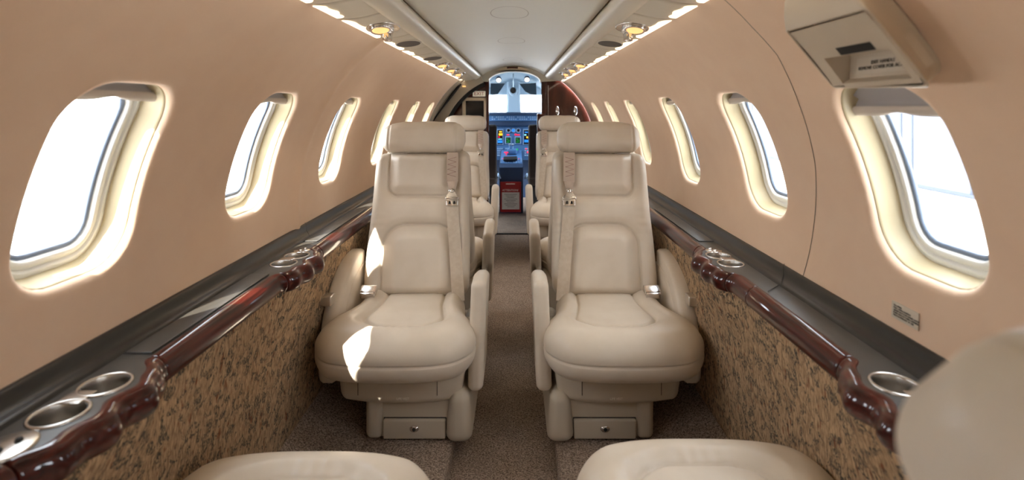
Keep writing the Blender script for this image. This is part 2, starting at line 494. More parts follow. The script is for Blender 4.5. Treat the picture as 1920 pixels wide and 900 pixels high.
SEAMS = [-1.45, 0.20, 0.93, 1.20, 1.40, 1.79, 2.15, 2.36, 2.73, 3.12, 3.50, 3.90, 4.28, 4.62]
KIND = {-1: {6: 'blank', 7: 'light', 8: 'speaker', 9: 'blank', 10: 'speaker', 11: 'light', 12: 'light', 13: 'light', 4: 'speaker'},
        1: {6: 'blank', 7: 'light', 8: 'speaker', 9: 'blank', 10: 'blank', 11: 'light', 12: 'light', 13: 'light', 4: 'speaker', 5: 'blank'}}
def psu_pt(s, x, y, dz=0.0):
    t = (x - 0.335) / (0.458 - 0.335)
    z = 1.413 + (1.393 - 1.413) * t - 0.005 * math.sin(PI * min(max(t, 0), 1))
    return (s * x, y, z + dz)
ORD = ['nearest', 'second', 'third', 'fourth', 'fifth', 'sixth', 'seventh', 'eighth', 'ninth', 'tenth', 'eleventh']
for s, nm in ((-1, 'left'), (1, 'right')):
    cnt = {'blank': 0, 'light': 0, 'speaker': 0}
    vis = -1
    for i in range(len(SEAMS) - 1):
        y0, y1 = SEAMS[i] + 0.003, SEAMS[i + 1] - 0.003
        kind = KIND[s].get(i + 3, 'blank')
        yc = (y0 + y1) / 2
        if y1 < 0.5: nm2 = None
        root = empty('service_panel', psu_pt(s, 0.390, yc), cat='ceiling panel', group='service panels along the %s side of the ceiling' % nm)
        xs = np.linspace(0.335, 0.460, 14)
        yy = [y0, y0 + 0.0015, y0 + 0.004] + list(np.linspace(y0 + 0.02, y1 - 0.02, 6)) + [y1 - 0.004, y1 - 0.0015, y1]
        rows = []
        for k, y in enumerate(yy):
            dz = 0.012 if k in (0, len(yy) - 1) else (0.002 if k in (1, len(yy) - 2) else 0)
            rows.append([psu_pt(s, x, y, dz) for x in xs])
        mesh('panel', loft(rows, False), 'panel_grey', root, recalc=False)
        mesh('panel_seam', loft([[psu_pt(s, x, y1 - 0.001, 0.006) for x in xs], [psu_pt(s, x, y1 + 0.0075, 0.006) for x in xs]], False), 'seam_dark', root, recalc=False)
        # scalloped light lens on the outboard edge
        m_ = 40; inner = []; outer = []
        a0, a1 = y0 + 0.006, y1 - 0.02
        for k in range(m_ + 1):
            t = k / m_; y = a0 + (a1 - a0) * t
            env = min(1, math.sin(PI * min(t * 1.0, 1)) * 2.2) if 0 < t < 1 else 0
            d = 0.034 * max(env, 0) ** 0.5 * (0.86 + 0.14 * math.cos(4 * PI * t))
            inner.append(psu_pt(s, 0.457 - d, y, -0.0015)); outer.append(psu_pt(s, 0.4585, y, -0.0015))
        mesh('light_lens', loft([inner, outer], False), 'lens', root, recalc=False, smooth=False)
        cx = 0.387
        pos = Vector(psu_pt(s, cx, yc)); TL_ = Matrix.Rotation(s * R(9.2), 4, 'Y'); EL_ = Matrix.Diagonal((1, 1.75, 1, 1)); Mx = Matrix.Translation(pos - Vector((0, 0, 0.0008))) @ TL_ @ Matrix.Rotation(PI, 4, 'X')
        if kind == 'speaker':
            mesh('speaker_rim', xf(lathe([(0.043, -0.002), (0.044, 0.002), (0.047, 0.003), (0.050, -0.003)], 40), Mx @ EL_), 'valance', root)
            g = mesh('speaker_grille', xf(lathe([(0.0001, 0.0026), (0.025, 0.0024), (0.044, 0.0016)], 40), Mx @ EL_), 'grille', root)
            desc = 'grey panel with round dark speaker grille'
        elif kind == 'light':
            mesh('lamp_recess', xf(lathe([(0.050, -0.002), (0.049, 0.0015), (0.047, 0.002), (0.045, 0.0010), (0.035, 0.0004), (0.0001, 0.0004)], 40), Mx @ EL_), 'brushed_steel', root)
            T2 = Matrix.Translation(pos + Vector((s * 0.006, -0.014, -0.005))) @ TL_ @ Matrix.Rotation(R(-14), 4, 'X') @ Matrix.Rotation(PI, 4, 'X')
            l = mesh('reading_lamp', xf(lathe([(0.032, -0.004), (0.033, 0.004), (0.029, 0.008), (0.0255, 0.0045)], 32), T2), 'chrome', root)
            mesh('lamp_bulb', xf(lathe([(0.0001, 0.0066), (0.018, 0.0060), (0.026, 0.0048)], 32), T2), 'lamp_warm', l)
            nz = []
            for q in range(48):
                nz.append(0.0135 + (0.0012 if q % 4 < 2 else 0))
            prof = [(0.010, 0.0), (0.012, 0.010), (0.0150, 0.013), (0.0150, 0.032), (0.0135, 0.036), (0.008, 0.036), (0.0075, 0.033), (0.0001, 0.033)]
            v, f = lathe(prof, 48)
            T3 = Matrix.Translation(pos + Vector((-s * 0.008, 0.022, -0.002))) @ TL_ @ Matrix.Rotation(R(-10 * s), 4, 'Y') @ Matrix.Rotation(R(-8), 4, 'X') @ Matrix.Rotation(PI, 4, 'X')
            for rr in (2, 3):
                for q in range(48):
                    v[rr * 48 + q][:2] *= nz[q] / 0.0147
            mesh('air_nozzle', xf((v, f), T3), 'chrome', root, autosharp=40)
            mesh('nozzle_ball', xf(rbox((0.036, 0.036, 0.02), 0.0099, (3, 3, 2), 4), T3), 'chrome', root)
            pl = bpy.data.lights.new('reading_spot', 'SPOT'); pl.energy = 1.2; pl.color = (1, 0.78, 0.5); pl.spot_size = R(90); pl.shadow_soft_size = 0.02
            po = bpy.data.objects.new('reading_spot', pl); COL.objects.link(po); po.parent = root
            po.location = Vector((s * 0.006, -0.016, -0.016))
            desc = 'panel with lit reading lamp and chrome nozzle'
        else:
            desc = 'plain grey ceiling panel without fittings'
        if y1 > 0.9: vis += 1
        if y1 > 0.9:
            o_ = {'light': 'lamp panels', 'speaker': 'speaker panels', 'blank': 'plain panels'}[kind]
            cnt[kind] += 1
            root['label'] = '%s, %s of the %s %s' % (desc.rstrip(','), ORD[cnt[kind] - 1], nm, o_)
        else:
            root['label'] = ('aftmost grey panel of the %s ceiling edge, behind the camera' if i == 0 else 'grey panel of the %s ceiling edge just above the nearest window') % nm

# ------------------------------------------------------------------ side ledges with wood rail, cup holders
STN = [0.80, 1.535, 3.30]
def bump(y):
    v = 0.0
    for c in STN:
        d = y - c
        e = float(sstep(-0.155, -0.085, d) * (1 - sstep(0.075, 0.125, d)))
        v += e * (0.037 + 0.0075 * math.cos(2 * PI * (d) / 0.080 - PI * 0.99))
    return v
ledge_top = {}
for s, nm in ((-1, 'left'), (1, 'right')):
    root = empty('side_ledge', (s * 0.69, 0, 0.69), label='long dark leather side ledge with glossy burgundy wood rail under the %s windows' % nm, cat='side ledge', group='side ledges under the windows')
    ysl = list(np.arange(Y_AFT, 4.70, 0.004)) + [4.70]
    # leather top, with two holes per station
    holes = []
    for c in STN: holes += [(0.652, c - 0.041), (0.648, c + 0.039)]
    HR = 0.0335
    ncol = 22
    V = []; F = []
    for y in ysl:
        b = bump(y)
        x0 = 0.642 - b
        for k in range(ncol):
            x = x0 + (0.700 - x0) * k / (ncol - 1)
            V.append((s * x, y, 0.6955 + 0.0015 * math.sin(PI * k / (ncol - 1))))
    for i in range(len(ysl) - 1):
        for k in range(ncol - 1):
            a = i * ncol + k
            q = (a, a + 1, a + ncol + 1, a + ncol)
            mx = sum(abs(V[j][0]) for j in q) / 4; my = sum(V[j][1] for j in q) / 4
            if any((mx - hx) ** 2 + (my - hy) ** 2 < (HR - 0.0005) ** 2 for hx, hy in holes): continue
            F.append(q)
    mesh('ledge_top', (V, F), 'dark_leather', root, recalc=False)
    # black gutter against the wall
    gp = [(0.699, 0.6955), (0.7005, 0.692), (0.703, 0.692), (0.7045, 0.697), (0.709, 0.7005), (0.716, 0.7015), (0.724, 0.703), (0.731, 0.708), (0.736, 0.716), (0.740, 0.7225), (0.745, 0.7265), (0.751, 0.7265), (0.760, 0.7225)]
    ysg = np.linspace(Y_AFT, 4.70, 40)
    mesh('ledge_gutter', loft([[(s * x, y, z) for x, z in gp] for y in ysg], False), 'gutter_black', root, recalc=False)
    # wood rail, broken into lengths
    cuts = [Y_AFT, 0.655, 0.935, 1.30 if s > 0 else 1.405, 1.405 if s > 0 else 1.406, 1.685, 2.36, 3.15, 3.43, 4.70]
    cuts = sorted(set(cuts))
    for a, b_ in zip(cuts[:-1], cuts[1:]):
        if b_ - a < 0.01: continue
        rings = []
        nstep = max(int((b_ - a) / 0.006), 6)
        yl = [a + 0.0008] + [a + 0.0025] + list(np.linspace(a + 0.006, b_ - 0.006, nstep)) + [b_ - 0.0025, b_ - 0.0008]
        for j, y in enumerate(yl):
            bb = bump(y); q = 0.90 if j in (0, len(yl) - 1) else 1.0
            fat = 1 + 4.0 * bb
            prof = [(0.6435, 0.692), (0.643, 0.6955), (0.640, 0.6972), (0.634, 0.6972), (0.627, 0.6950), (0.620, 0.6905), (0.6145, 0.684), (0.6105, 0.676), (0.609, 0.667), (0.610, 0.658), (0.614, 0.650), (0.621, 0.645), (0.632, 0.643), (0.6435, 0.648)]
            prof = [(0.627 - bb + (x - 0.627) * q, 0.67 + (z - 0.67) * q) for x, z in prof]
            rings.append([(s * x, y, z) for x, z in prof])
        mesh('wood_rail', loft(rings, True, True), 'burgundy_wood', root)
    # cup holders
    for c in STN:
        pr = []
        for hx, hy in [(0.652, c - 0.041), (0.648, c + 0.039)]:
            T = Matrix.Translation((s * hx, hy, 0.6965))
            ch = mesh('cup_holder', xf(lathe([(0.0385, -0.001), (0.0385, 0.002), (0.0365, 0.0032), (0.0340, 0.0030), (0.0328, 0.0), (0.0320, -0.015), (0.0312, -0.050), (0.029, -0.054), (0.0001, -0.055)], 48), T), 'brushed_steel', root)
        # metal bridge between the two rims
        mesh('cup_holder_plate', mv(box((0.038, 0.036, 0.002), (s * 0.662, c, 0.6985), 0.0009), (0, 0, 0)), 'brushed_steel', root)
        # small switch plate beyond (or before) the cups
        py = c + 0.093 if c > 1 else c - 0.118
        pl = mesh('switch_plate', mv(lathe([(0.0001, 0.003), (0.018, 0.003), (0.0195, 0.0015), (0.0195, -0.001)], 32), (0, 0, 0)), 'brushed_steel', root)
        for v in pl.data.vertices: pass
        V = np.array([tuple(v.co) for v in pl.data.vertices]); V += np.array(wpos(root))
        V[:, 1] *= 1.25 if c > 1 else 1.9; V[:, 0] *= 1.35 if c > 1 else 1.7
        V += np.array((s * 0.655, py, 0.6965)) - np.array(wpos(root))
        for v, q in zip(pl.data.vertices, V): v.co = q
        for dy in (-0.010, 0.012):
            mesh('switch_knob', mv(lathe([(0.0001, 0.006), (0.0035, 0.006), (0.0045, 0.004), (0.005, 0.002)], 16), (s * (0.652 - dy * 0.3), py + dy, 0.6975)), 'chrome' if c > 1 else 'dark', pl)
    # fold-out table lids set in the ledge
    lids = [(1.74, 2.30)] + ([(0.945, 1.395)] if s < 0 else [])
    for a, b_ in lids:
        mesh('table_lid', box((0.050, b_ - a, 0.0025), (s * 0.6715, (a + b_) / 2, 0.6985), 0.001), 'dark_leather', root)
        mesh('lid_gap', join(box((0.0015, b_ - a, 0.001), (s * 0.6978, (a + b_) / 2, 0.6976), 0.0004), box((0.052, 0.0015, 0.001), (s * 0.672, a - 0.0015, 0.6979), 0.0004)), 'dark', root)
    # shallow joint across the ledge
    yj = 1.30 if s > 0 else 1.80
    mesh('ledge_joint', join(ribbon([(s * (0.645 + 0.055 * t), yj - 0.04 + 0.05 * t, 0.6990 - 0.0 * t) for t in np.linspace(0, 1, 8)], (0, 1, 0), (0, 0, 1), 0.002, 0.001),
                             ribbon([(s * x, yj + 0.01 + 0.02 * i, z + 0.0012) for i, (x, z) in enumerate([(0.7045, 0.697), (0.716, 0.7015), (0.731, 0.708), (0.740, 0.7225), (0.7545, 0.728)])], (0, 1, 0), (0, 0, 1), 0.002, 0.001)), 'dark', root)
    # tapestry covered lower side panel
    pp = [(0.640, 0.672), (0.622, 0.655), (0.620, 0.640), (0.626, 0.600), (0.640, 0.50), (0.655, 0.36), (0.668, 0.24), (0.676, 0.16), (0.682, 0.125)]
    ysp = np.linspace(Y_AFT, 4.70, 240)
    rows = []
    for y in ysp:
        row = []
        b = bump(y)
        for k, (x, z) in enumerate(pp):
            f_ = float(np.exp(-((0.66 - z) / 0.10) ** 2)) * b
            wob = 0.004 * math.sin(y * 7 + z * 9) * (1 if 0.2 < z < 0.6 else 0.2)
            row.append((s * (x - f_ + wob), y, z))
        rows.append(row)
    mesh('tapestry_panel', loft(rows, False), 'tapestry', walls[s], recalc=False)

# ------------------------------------------------------------------ floor
def fl(x0, x1, y0, y1, z): return [(x0, y0, z), (x1, y0, z), (x1, y1, z), (x0, y1, z)], [(0, 1, 2, 3)]
AL, AR = -0.182, 0.155
flo = mesh('floor', join(fl(-0.8, 0.8, Y_AFT, 6.9, 0.0)), 'carpet', smooth=False, recalc=False); tag(flo, kind='structure')
for s in (-1, 1):
    e = AL if s < 0 else AR
    pr = [(e, 0.0), (e, 0.040), (e + s * 0.003, 0.047), (e + s * 0.010, 0.050), (s * 0.470, 0.050), (s * 0.474, 0.047), (s * 0.478, 0.050), (s * 0.52, 0.056), (s * 0.58, 0.074), (s * 0.64, 0.103), (s * 0.70, 0.14)]
    ysf = np.linspace(Y_AFT, 4.66, 60)
    o = mesh('seat_platform_carpet', loft([[(x, y, z) for x, z in pr] for y in ysf], False), 'carpet', flo, recalc=False)
    # separate carpet piece in front of the seat base
    x0, x1 = sorted((e + s * 0.004, s * 0.462))
    mesh('carpet_piece', rbox((x1 - x0, 0.50, 0.016), 0.0078, (8, 8, 2), 3, None, ((x0 + x1) / 2, 1.40, 0.0505)), 'carpet', flo)
mesh('floor_threshold', box((0.42, 0.014, 0.012), (0.0, 4.665, 0.006)), 'dark', flo)

# ------------------------------------------------------------------ seats
def sd_rr(u, v, cx, cy, hx, hy, r_top, r_bot):
    px = np.abs(u - cx); py = v - cy
    r = np.where(py > 0, r_top, r_bot)
    qx = px - hx + r; qy = np.abs(py) - hy + r
    return np.minimum(np.maximum(qx, qy), 0) + np.hypot(np.maximum(qx, 0), np.maximum(qy, 0)) - r
ZP = 0.0
SEAT_Z = 0.43
def build_seat(s, recline, label, head_h=0.625, group='cream leather cabin seats', arm_drop=0.0, belt=True):
    """faces local -Y; u = inboard positive, x = s*u; origin on the floor platform at the seat crease"""
    root = empty('cabin_seat', (0, 0, 0), label=label, cat='seat', group=group)
    Z0 = 0.05      # origin sits at platform height
    def put(name, VF, m, par=root, tilt=False, **k):
        V, F = VF; V = np.array(V, float)
        if tilt:
            c, sn = math.cos(R(recline)), math.sin(R(recline))
            y, z = V[:, 1].copy(), V[:, 2].copy()
            V[:, 1] = y * c + z * sn; V[:, 2] = SEAT_Z - y * sn + z * c
        V[:, 0] *= s; V[:, 2] -= Z0
        return mesh(name, (V, F), m, par, local=True, **k)
    # ---- backrest (upright coordinates: front face y=0, z 0..0.565)
    BH, BW, BT = 0.565, 0.392, 0.105
    def dback(V):
        u, y, v = V[:, 0].copy(), V[:, 1].copy(), V[:, 2] + BH / 2
        wgt = np.clip((-y) / (BT / 2), 0, 1) ** 2
        up = sd_rr(u, v, 0.004, 0.50, 0.132 + 0.010 * (v - 0.40) / 0.2, 0.118, 0.01, 0.040)
        lo = sd_rr(u, v, 0.008, 0.100, 0.138, 0.172, 0.082, 0.01)
        g = 0.011 * np.exp(-(np.minimum(np.abs(up), np.abs(lo)) / 0.0042) ** 2)
        pf = 0.019 * sstep(0.0, 0.05, -up) + 0.021 * sstep(0.0, 0.06, -lo)
        out = sstep(0.002, 0.03, np.minimum(up, lo))
        roll = 0.014 * out * (0.6 + 0.4 * sstep(0.12, 0.19, np.abs(u)))
        midband = 0.004 * np.exp(-((v - 0.33) / 0.05) ** 2)
        wr = 0.0010 * np.sin(v * 210 + 18 * np.abs(u)) * np.exp(-((v - 0.26) / 0.05) ** 2) * sstep(0.11, 0.15, np.abs(u)) * sstep(0, .02, lo)
        fade = sstep(0.0, 0.02, BH - v) * 1.0
        V[:, 1] = y + wgt * (g - (pf + roll + midband) * fade + wr)
        # silhouette: narrow at shoulder, widest at the hips, soft waist
        f_ = np.interp(v, [0, 0.08, 0.20, 0.33, 0.48, 0.56], [1.02, 1.045, 1.03, 0.995, 0.99, 0.975])
        V[:, 0] = u * f_
        V[:, 1] += 0.010 * np.clip((np.abs(u) - 0.15) / 0.05, 0, 1) ** 2 * -wgt
        return V
    b = put('backrest', mv(rbox((BW, BT, BH), 0.040, (84, 5, 118), 6, dback), (0, BT / 2, BH / 2)), 'leather', tilt=True)
    # inboard pocket seam / back shell
    put('back_shell', mv(rbox((BW - 0.03, 0.03, BH - 0.08), 0.014, (8, 2, 8), 4), (0, BT + 0.004, BH / 2 - 0.02)), 'seat_shell', tilt=True)
    # ---- headrest
    def dhead(V):
        u = V[:, 0].copy()
        t = np.abs(u) / 0.17
        V[:, 2] *= 1 - 0.13 * t ** 4
        V[:, 1] *= 1 - 0.22 * t ** 4
        gr = 0.0035 * np.exp(-((np.abs(u) - 0.137) / 0.003) ** 2)
        nr = np.linalg.norm(V[:, 1:], axis=1, keepdims=True)
        V[:, 1:] -= V[:, 1:] / np.maximum(nr, 1e-6) * gr[:, None]
        V[:, 2] += 0.004 * (1 - t ** 2) + 0.0012 * np.sin(u * 60 + 1)
        return V
    put('headrest', mv(rbox((0.345, 0.105, 0.128), 0.045, (90, 6, 8), 7, dhead), (0, 0.022, head_h)), 'leather', tilt=True)
    put('headrest_post', join(*[tube([(q, 0.03, 0.50), (q, 0.03, head_h)], 0.008) for q in (-0.06, 0.06)]), 'brushed_steel', tilt=True)
    if belt:
        # ---- shoulder belt
        cs = []
        for t in np.linspace(0, 1, 16):
            v = 0.555 - 0.12 * t; cs.append((0.130 + 0.004 * t, -0.030 - 0.004 * math.sin(PI * t), v))
        put('belt_label_strap', ribbon(cs, (1, 0, 0.0), (0, 1, 0), 0.046, 0.003), 'webbing_patch', tilt=True, autosharp=30)
        sb = []
        for k in range(8):
            v = 0.535 - 0.010 * k
            sb.append(ribbon([(0.130 - 0.017 * (1 if k % 2 else -1), -0.0355, v), (0.130 + 0.017 * (1 if k % 2 else -1), -0.0355, v - 0.010)], (0.3, 0, 0.95), (0, 1, 0), 0.0012, 0.0008))
        put('belt_stitching', join(*sb), 'stitching_red', tilt=True)
        # tapering end, swivel and tongue
        put('belt_loop', prism_up([(-0.022, 0.437), (0.022, 0.437), (0.014, 0.408), (0.010, 0.402), (-0.010, 0.402), (-0.014, 0.408)], 0.134, -0.037, -0.033), 'webbing_patch', tilt=True)
        put('belt_swivel', join(tube([(0.134 + 0.012 * math.cos(a), -0.037, 0.396 + 0.011 * math.sin(a)) for a in np.linspace(R(200), R(-20), 10)], 0.0022, 8),
                                rbox((0.014, 0.010, 0.014), 0.004, (2, 2, 2), 3, None, (0.134, -0.037, 0.398)),
                                prism_up([(-0.011, 0.394), (0.011, 0.394), (0.024, 0.374), (-0.024, 0.374)], 0.134, -0.039, -0.036)), 'chrome', tilt=True, autosharp=35)
        bk = put('belt_buckle', join(rbox((0.054, 0.011, 0.010), 0.003, (2, 2, 2), 3, None, (0.135, -0.038, 0.370)),
                                     rbox((0.046, 0.008, 0.028), 0.002, (2, 2, 2), 2, None, (0.136, -0.036, 0.353)),
                                     rbox((0.058, 0.006, 0.004), 0.0015, (2, 2, 2), 2, None, (0.135, -0.038, 0.362))), 'chrome', tilt=True, autosharp=35)
        put('buckle_slot', join(*[prism_up([(q - 0.005, 0.347), (q + 0.005, 0.347), (q + 0.003, 0.358), (q - 0.003, 0.358)], 0.136, -0.0408, -0.0398) for q in (-0.009, 0.009)]), 'dark', bk, tilt=True, smooth=False)
        cs = []
        for t in np.linspace(0, 1, 30):
            v = 0.350 - 0.362 * t
            cs.append((0.136 + 0.036 * t, -0.030 - 0.004 * math.sin(PI * t * 2) + 0.004 * t, v))
        put('belt_strap', ribbon(cs, (1, 0, 0.08), (0, 1, 0), 0.047, 0.0035), 'webbing', tilt=True, autosharp=30)
    # ---- seat cushion
    CL, CH = 0.455, 0.150
    def dcush(V):
        u, y, z = V[:, 0].copy(), V[:, 1].copy(), V[:, 2].copy()
        yy = y + CL / 2          # 0 front .. CL back
        fr = 1 - sstep(0.07, 0.30, yy)           # 1 at the front
        topw = np.clip(z / (CH / 2), 0, 1)
        sd = sd_rr(u, (yy), 0.010, 0.365, 0.108, 0.245, 0.02, 0.075)
        # note: -(yy) flips so the rounded end points to the front
        g = 0.010 * np.exp(-(sd / 0.0045) ** 2)
        ring = 0.016 * sstep(0.0, 0.04, sd) + 0.004 * sstep(0, 0.05, -sd)
        wr = 0.0012 * np.sin(u * 230 + 3 * np.sin(u * 40)) * np.exp(-((sd - 0.02) / 0.02) ** 2) * sstep(0.30, 0.2, yy)
        V[:, 2] = z + topw ** 2 * (-g + ring + wr - 0.006)
        V[:, 2] -= 0.016 * topw * (1 - sstep(0.0, 0.15, yy)) ** 2
        V[:, 2] -= 0.006 * (1 - sstep(0.0, 0.2, yy))
        # stitched welt around the front
        side = np.clip(1 - topw, 0, 1)
        welt = np.exp(-((z + 0.004 + 0.012 * 0) / 0.0026) ** 2) * 0.006
        ctr = np.array([0.0, 0.06])
        dx, dy = u - ctr[0], y - ctr[1]; dl = np.hypot(dx, dy) + 1e-6
        rim = sstep(0.55, 0.95, np.maximum(np.abs(u) / 0.2, -y / (CL / 2)))
        V[:, 0] = u - dx / dl * welt * rim; V[:, 1] = y - dy / dl * welt * rim
        # plan shape
        wf = np.interp(yy, [0, 0.04, 0.10, 0.17, 0.24, 0.30, 0.455], [1.27, 1.30, 1.30, 1.24, 1.12, 1.03, 0.97])
        V[:, 0] *= wf
        V[:, 1] += 0.060 * fr * (np.abs(V[:, 0]) / 0.25) ** 3 
        V[:, 0] += np.where(u < 0, -0.012 * np.clip(-u / 0.1, 0, 1), 0.0) * fr
        return V
    put('seat_cushion', mv(rbox((0.392, CL, CH), 0.062, (70, 70, 8), 8, dcush), (0, -0.400 + CL / 2, SEAT_Z - 0.058)), 'leather')
    # ---- life vest housing below the cushion
    def dh(V):
        V[:, 1] -= 0.030 * (1 - (V[:, 0] / 0.21) ** 2) * (V[:, 1] < 0)
        V[:, 0] *= 1 + 0.10 * (V[:, 2] / 0.14)
        for c in (-0.125, 0.130):
            V[:, 1] += np.where(V[:, 1] < -0.1, 0.0, 0) 
        return V
    put('life_vest_housing', mv(rbox((0.420, 0.34, 0.150), 0.025, (30, 6, 6), 5, dh), (0.005, -0.085, 0.255)), 'seat_shell')
    for c in (-0.135, 0.125):
        yv = -0.2556 - 0.030 * (1 - (c / 0.21) ** 2)
        put('housing_seam', box((0.0018, 0.002, 0.105), (0.005 + c * 1.0, yv, 0.262), 0.0005), 'seam_dark')
    # small embossed wording
    y_t = -0.2556 - 0.030 - 0.0008
    mt = frame((s * 0.02, y_t, 0.205 - Z0), (1, 0, 0), (0, 0, 1))
    tx = text('life_vest_wording', 'LIFE VEST', 0.010, mt, 'ink_pale', root, local=True)
    # ---- pedestal base
    parts = {}
    put('pedestal', join(rbox((0.335, 0.36, 0.15), 0.012, (4, 4, 3), 3, None, (0.062, -0.065, 0.127))), 'seat_shell')
    def leg(V):
        V[:, 0] *= 1; V[:, 2] += 0; return V
    put('pedestal_side', rbox((0.078, 0.42, 0.165), 0.030, (4, 8, 4), 5, lambda V: (V.__setitem__((slice(None), 0), V[:, 0] * (1 + 0.18 * -(V[:, 2] / 0.08))), V)[1], (0.200, -0.070, 0.132)), 'seat_shell')
    put('pedestal_side', rbox((0.058, 0.40, 0.150), 0.022, (4, 8, 4), 4, None, (-0.083, -0.058, 0.125)), 'seat_shell')
    dr = put('drawer', rbox((0.205, 0.03, 0.062), 0.004, (3, 2, 3), 3, None, (0.052, -0.2455, 0.088)), 'seat_shell')
    put('drawer_gap', box((0.209, 0.004, 0.067), (0.052, -0.246, 0.088), 0.001), 'seam_dark', dr)
    lt = xf(lathe([(0.0001, 0.004), (0.010, 0.0035), (0.0125, 0.001), (0.013, -0.001)], 28), Matrix.Translation((0.052, -0.262, 0.092)) @ Matrix.Rotation(R(90), 4, 'X') @ Matrix.Diagonal((1.25, 0.85, 1, 1)))
    put('drawer_latch', lt, 'chrome', dr)
    put('latch_button', xf(lathe([(0.0001, 0.0065), (0.005, 0.006), (0.006, 0.003)], 20), Matrix.Translation((0.052, -0.262, 0.092)) @ Matrix.Rotation(R(90), 4, 'X')), 'dark', dr)
    # ---- outboard armrest: tall quarter round panel
    prof = []
    for t in np.linspace(0, 1, 26):
        a = R(90) * t
        prof.append((0.065 - 0.298 * math.sin(a) ** 0.90 if t > 0 else 0.065, 0.245 + 0.345 * math.cos(a) ** 0.85 if t < 1 else 0.245))
    prof = [(0.10, 0.588)] + prof + [(-0.228, 0.225), (0.10, 0.225)]
    def arm_panel(prof, u0, u1, r):
        # rounded plate in y-z with thickness along u
        P2 = np.array(prof); c = P2.mean(0)
        rings = []
        for du, q in ((0, r), (r * 0.3, r * 0.45), (r, 0), ((u1 - u0) - r, 0), ((u1 - u0) - r * 0.3, r * 0.45), (u1 - u0, r)):
            d = c - P2; l = np.linalg.norm(d, axis=1, keepdims=True); pp_ = P2 + d / l * q
            rings.append([(u0 + du, y, z) for y, z in pp_])
        return loft(rings, True, True)
    prof = [(y, z - arm_drop) for y, z in prof]
    ao = put('armrest', arm_panel(prof, -0.277, -0.214, 0.016), 'leather', autosharp=50)
    # inner padded face with its own seam
    P2 = np.array(prof); c = np.array([0.10, 0.225 - arm_drop])
    inner = [tuple(c + (p - c) * 0.86) for p in P2]
    put('armrest_pad', arm_panel(inner, -0.222, -0.2105, 0.006), 'leather', ao, autosharp=60)
    put('recline_lever', join(rbox((0.048, 0.040, 0.030), 0.005, (2, 2, 2), 3, None, (-0.276, -0.192, 0.492 - arm_drop)), rbox((0.030, 0.044, 0.034), 0.004, (2, 2, 2), 3, None, (-0.256, -0.190, 0.492 - arm_drop))), 'satin_metal', ao)
    # ---- inboard armrest slab, folded down beside the cushion
    def dsl(V):
        y, z = V[:, 1].copy(), V[:, 2].copy()
        V[:, 2] -= 0.03 * np.clip(y / 0.12, 0, 1) * (z > 0)
        V[:, 1] += 0.02 * np.clip(-y / 0.12, 0, 1) * (np.clip(z / 0.19, 0, 1) ** 2)
        V[:, 0] += 0.006 * (z / 0.19)
        return V
    put('armrest', rbox((0.052, 0.25, 0.365), 0.022, (3, 10, 12), 6, dsl, (0.257, -0.125, 0.385 - arm_drop)), 'leather')
    # ---- lap belt buckle on the outboard rear corner
    put('lap_buckle', join(xf(rbox((0.060, 0.036, 0.020), 0.004, (2, 2, 2), 3), Matrix.Translation((-0.158, -0.050, 0.474)) @ Matrix.Rotation(R(25), 4, 'X')), xf(rbox((0.054, 0.010, 0.024), 0.003, (2, 2, 2), 3), Matrix.Translation((-0.158, -0.072, 0.462)) @ Matrix.Rotation(R(25), 4, 'X'))), 'chrome')
    put('lap_belt', ribbon([(-0.19, 0.01, 0.447), (-0.185, -0.02, 0.452), (-0.17, -0.045, 0.452)], (0, 1, 0), (0, 0, 1), 0.03, 0.003), 'webbing')
    return root
def prism_up(poly, u0, y0, y1):
    v, f = prism(poly, y0, y1)
    v[:, 0] += u0
    return v, f

XL, XR = -0.362, 0.372
ZPL = 0.0505
c_left = build_seat(1, 17, 'cream leather seat facing aft left of the aisle, sunlit, in the middle distance')
c_left.location = (XL, 1.95, ZPL)
c_right = build_seat(-1, 17, 'cream leather seat facing aft right of the aisle, fully shaded, in the middle distance')
c_right.location = (XR, 1.95, ZPL)
def placed(src, x, y, rz, label):
    o = copy_tree(src); o.location = (x, y, ZPL); o.rotation_euler = (0, 0, rz); o['label'] = label; return o
placed(c_left, -0.392, 4.06, 0, 'farthest cream leather seat on the left, below the monitor and exit sign')
placed(c_right, 0.388, 4.06, 0, 'farthest cream leather seat on the right, before the wooden closet')
placed(c_right, -0.372, 2.49, PI, 'cream seat facing forward, hidden back to back behind the sunlit left seat')
placed(c_left, 0.382, 2.49, PI, 'cream seat facing forward, hidden back to back behind the shaded right seat')
d_left = build_seat(-1, 62, 'cream leather seat at bottom left, only its front cushion edge in view', arm_drop=0.19, belt=False)
d_left.location = (-0.380, 0.705, ZPL); d_left.rotation_euler = (0, 0, PI)
d_right = build_seat(1, 40.6, 'cream leather seat at bottom right with its blurred headrest at the right edge', head_h=0.745, arm_drop=0.19, belt=False)
d_right.location = (0.398, 0.745, ZPL); d_right.rotation_euler = (0, 0, PI)

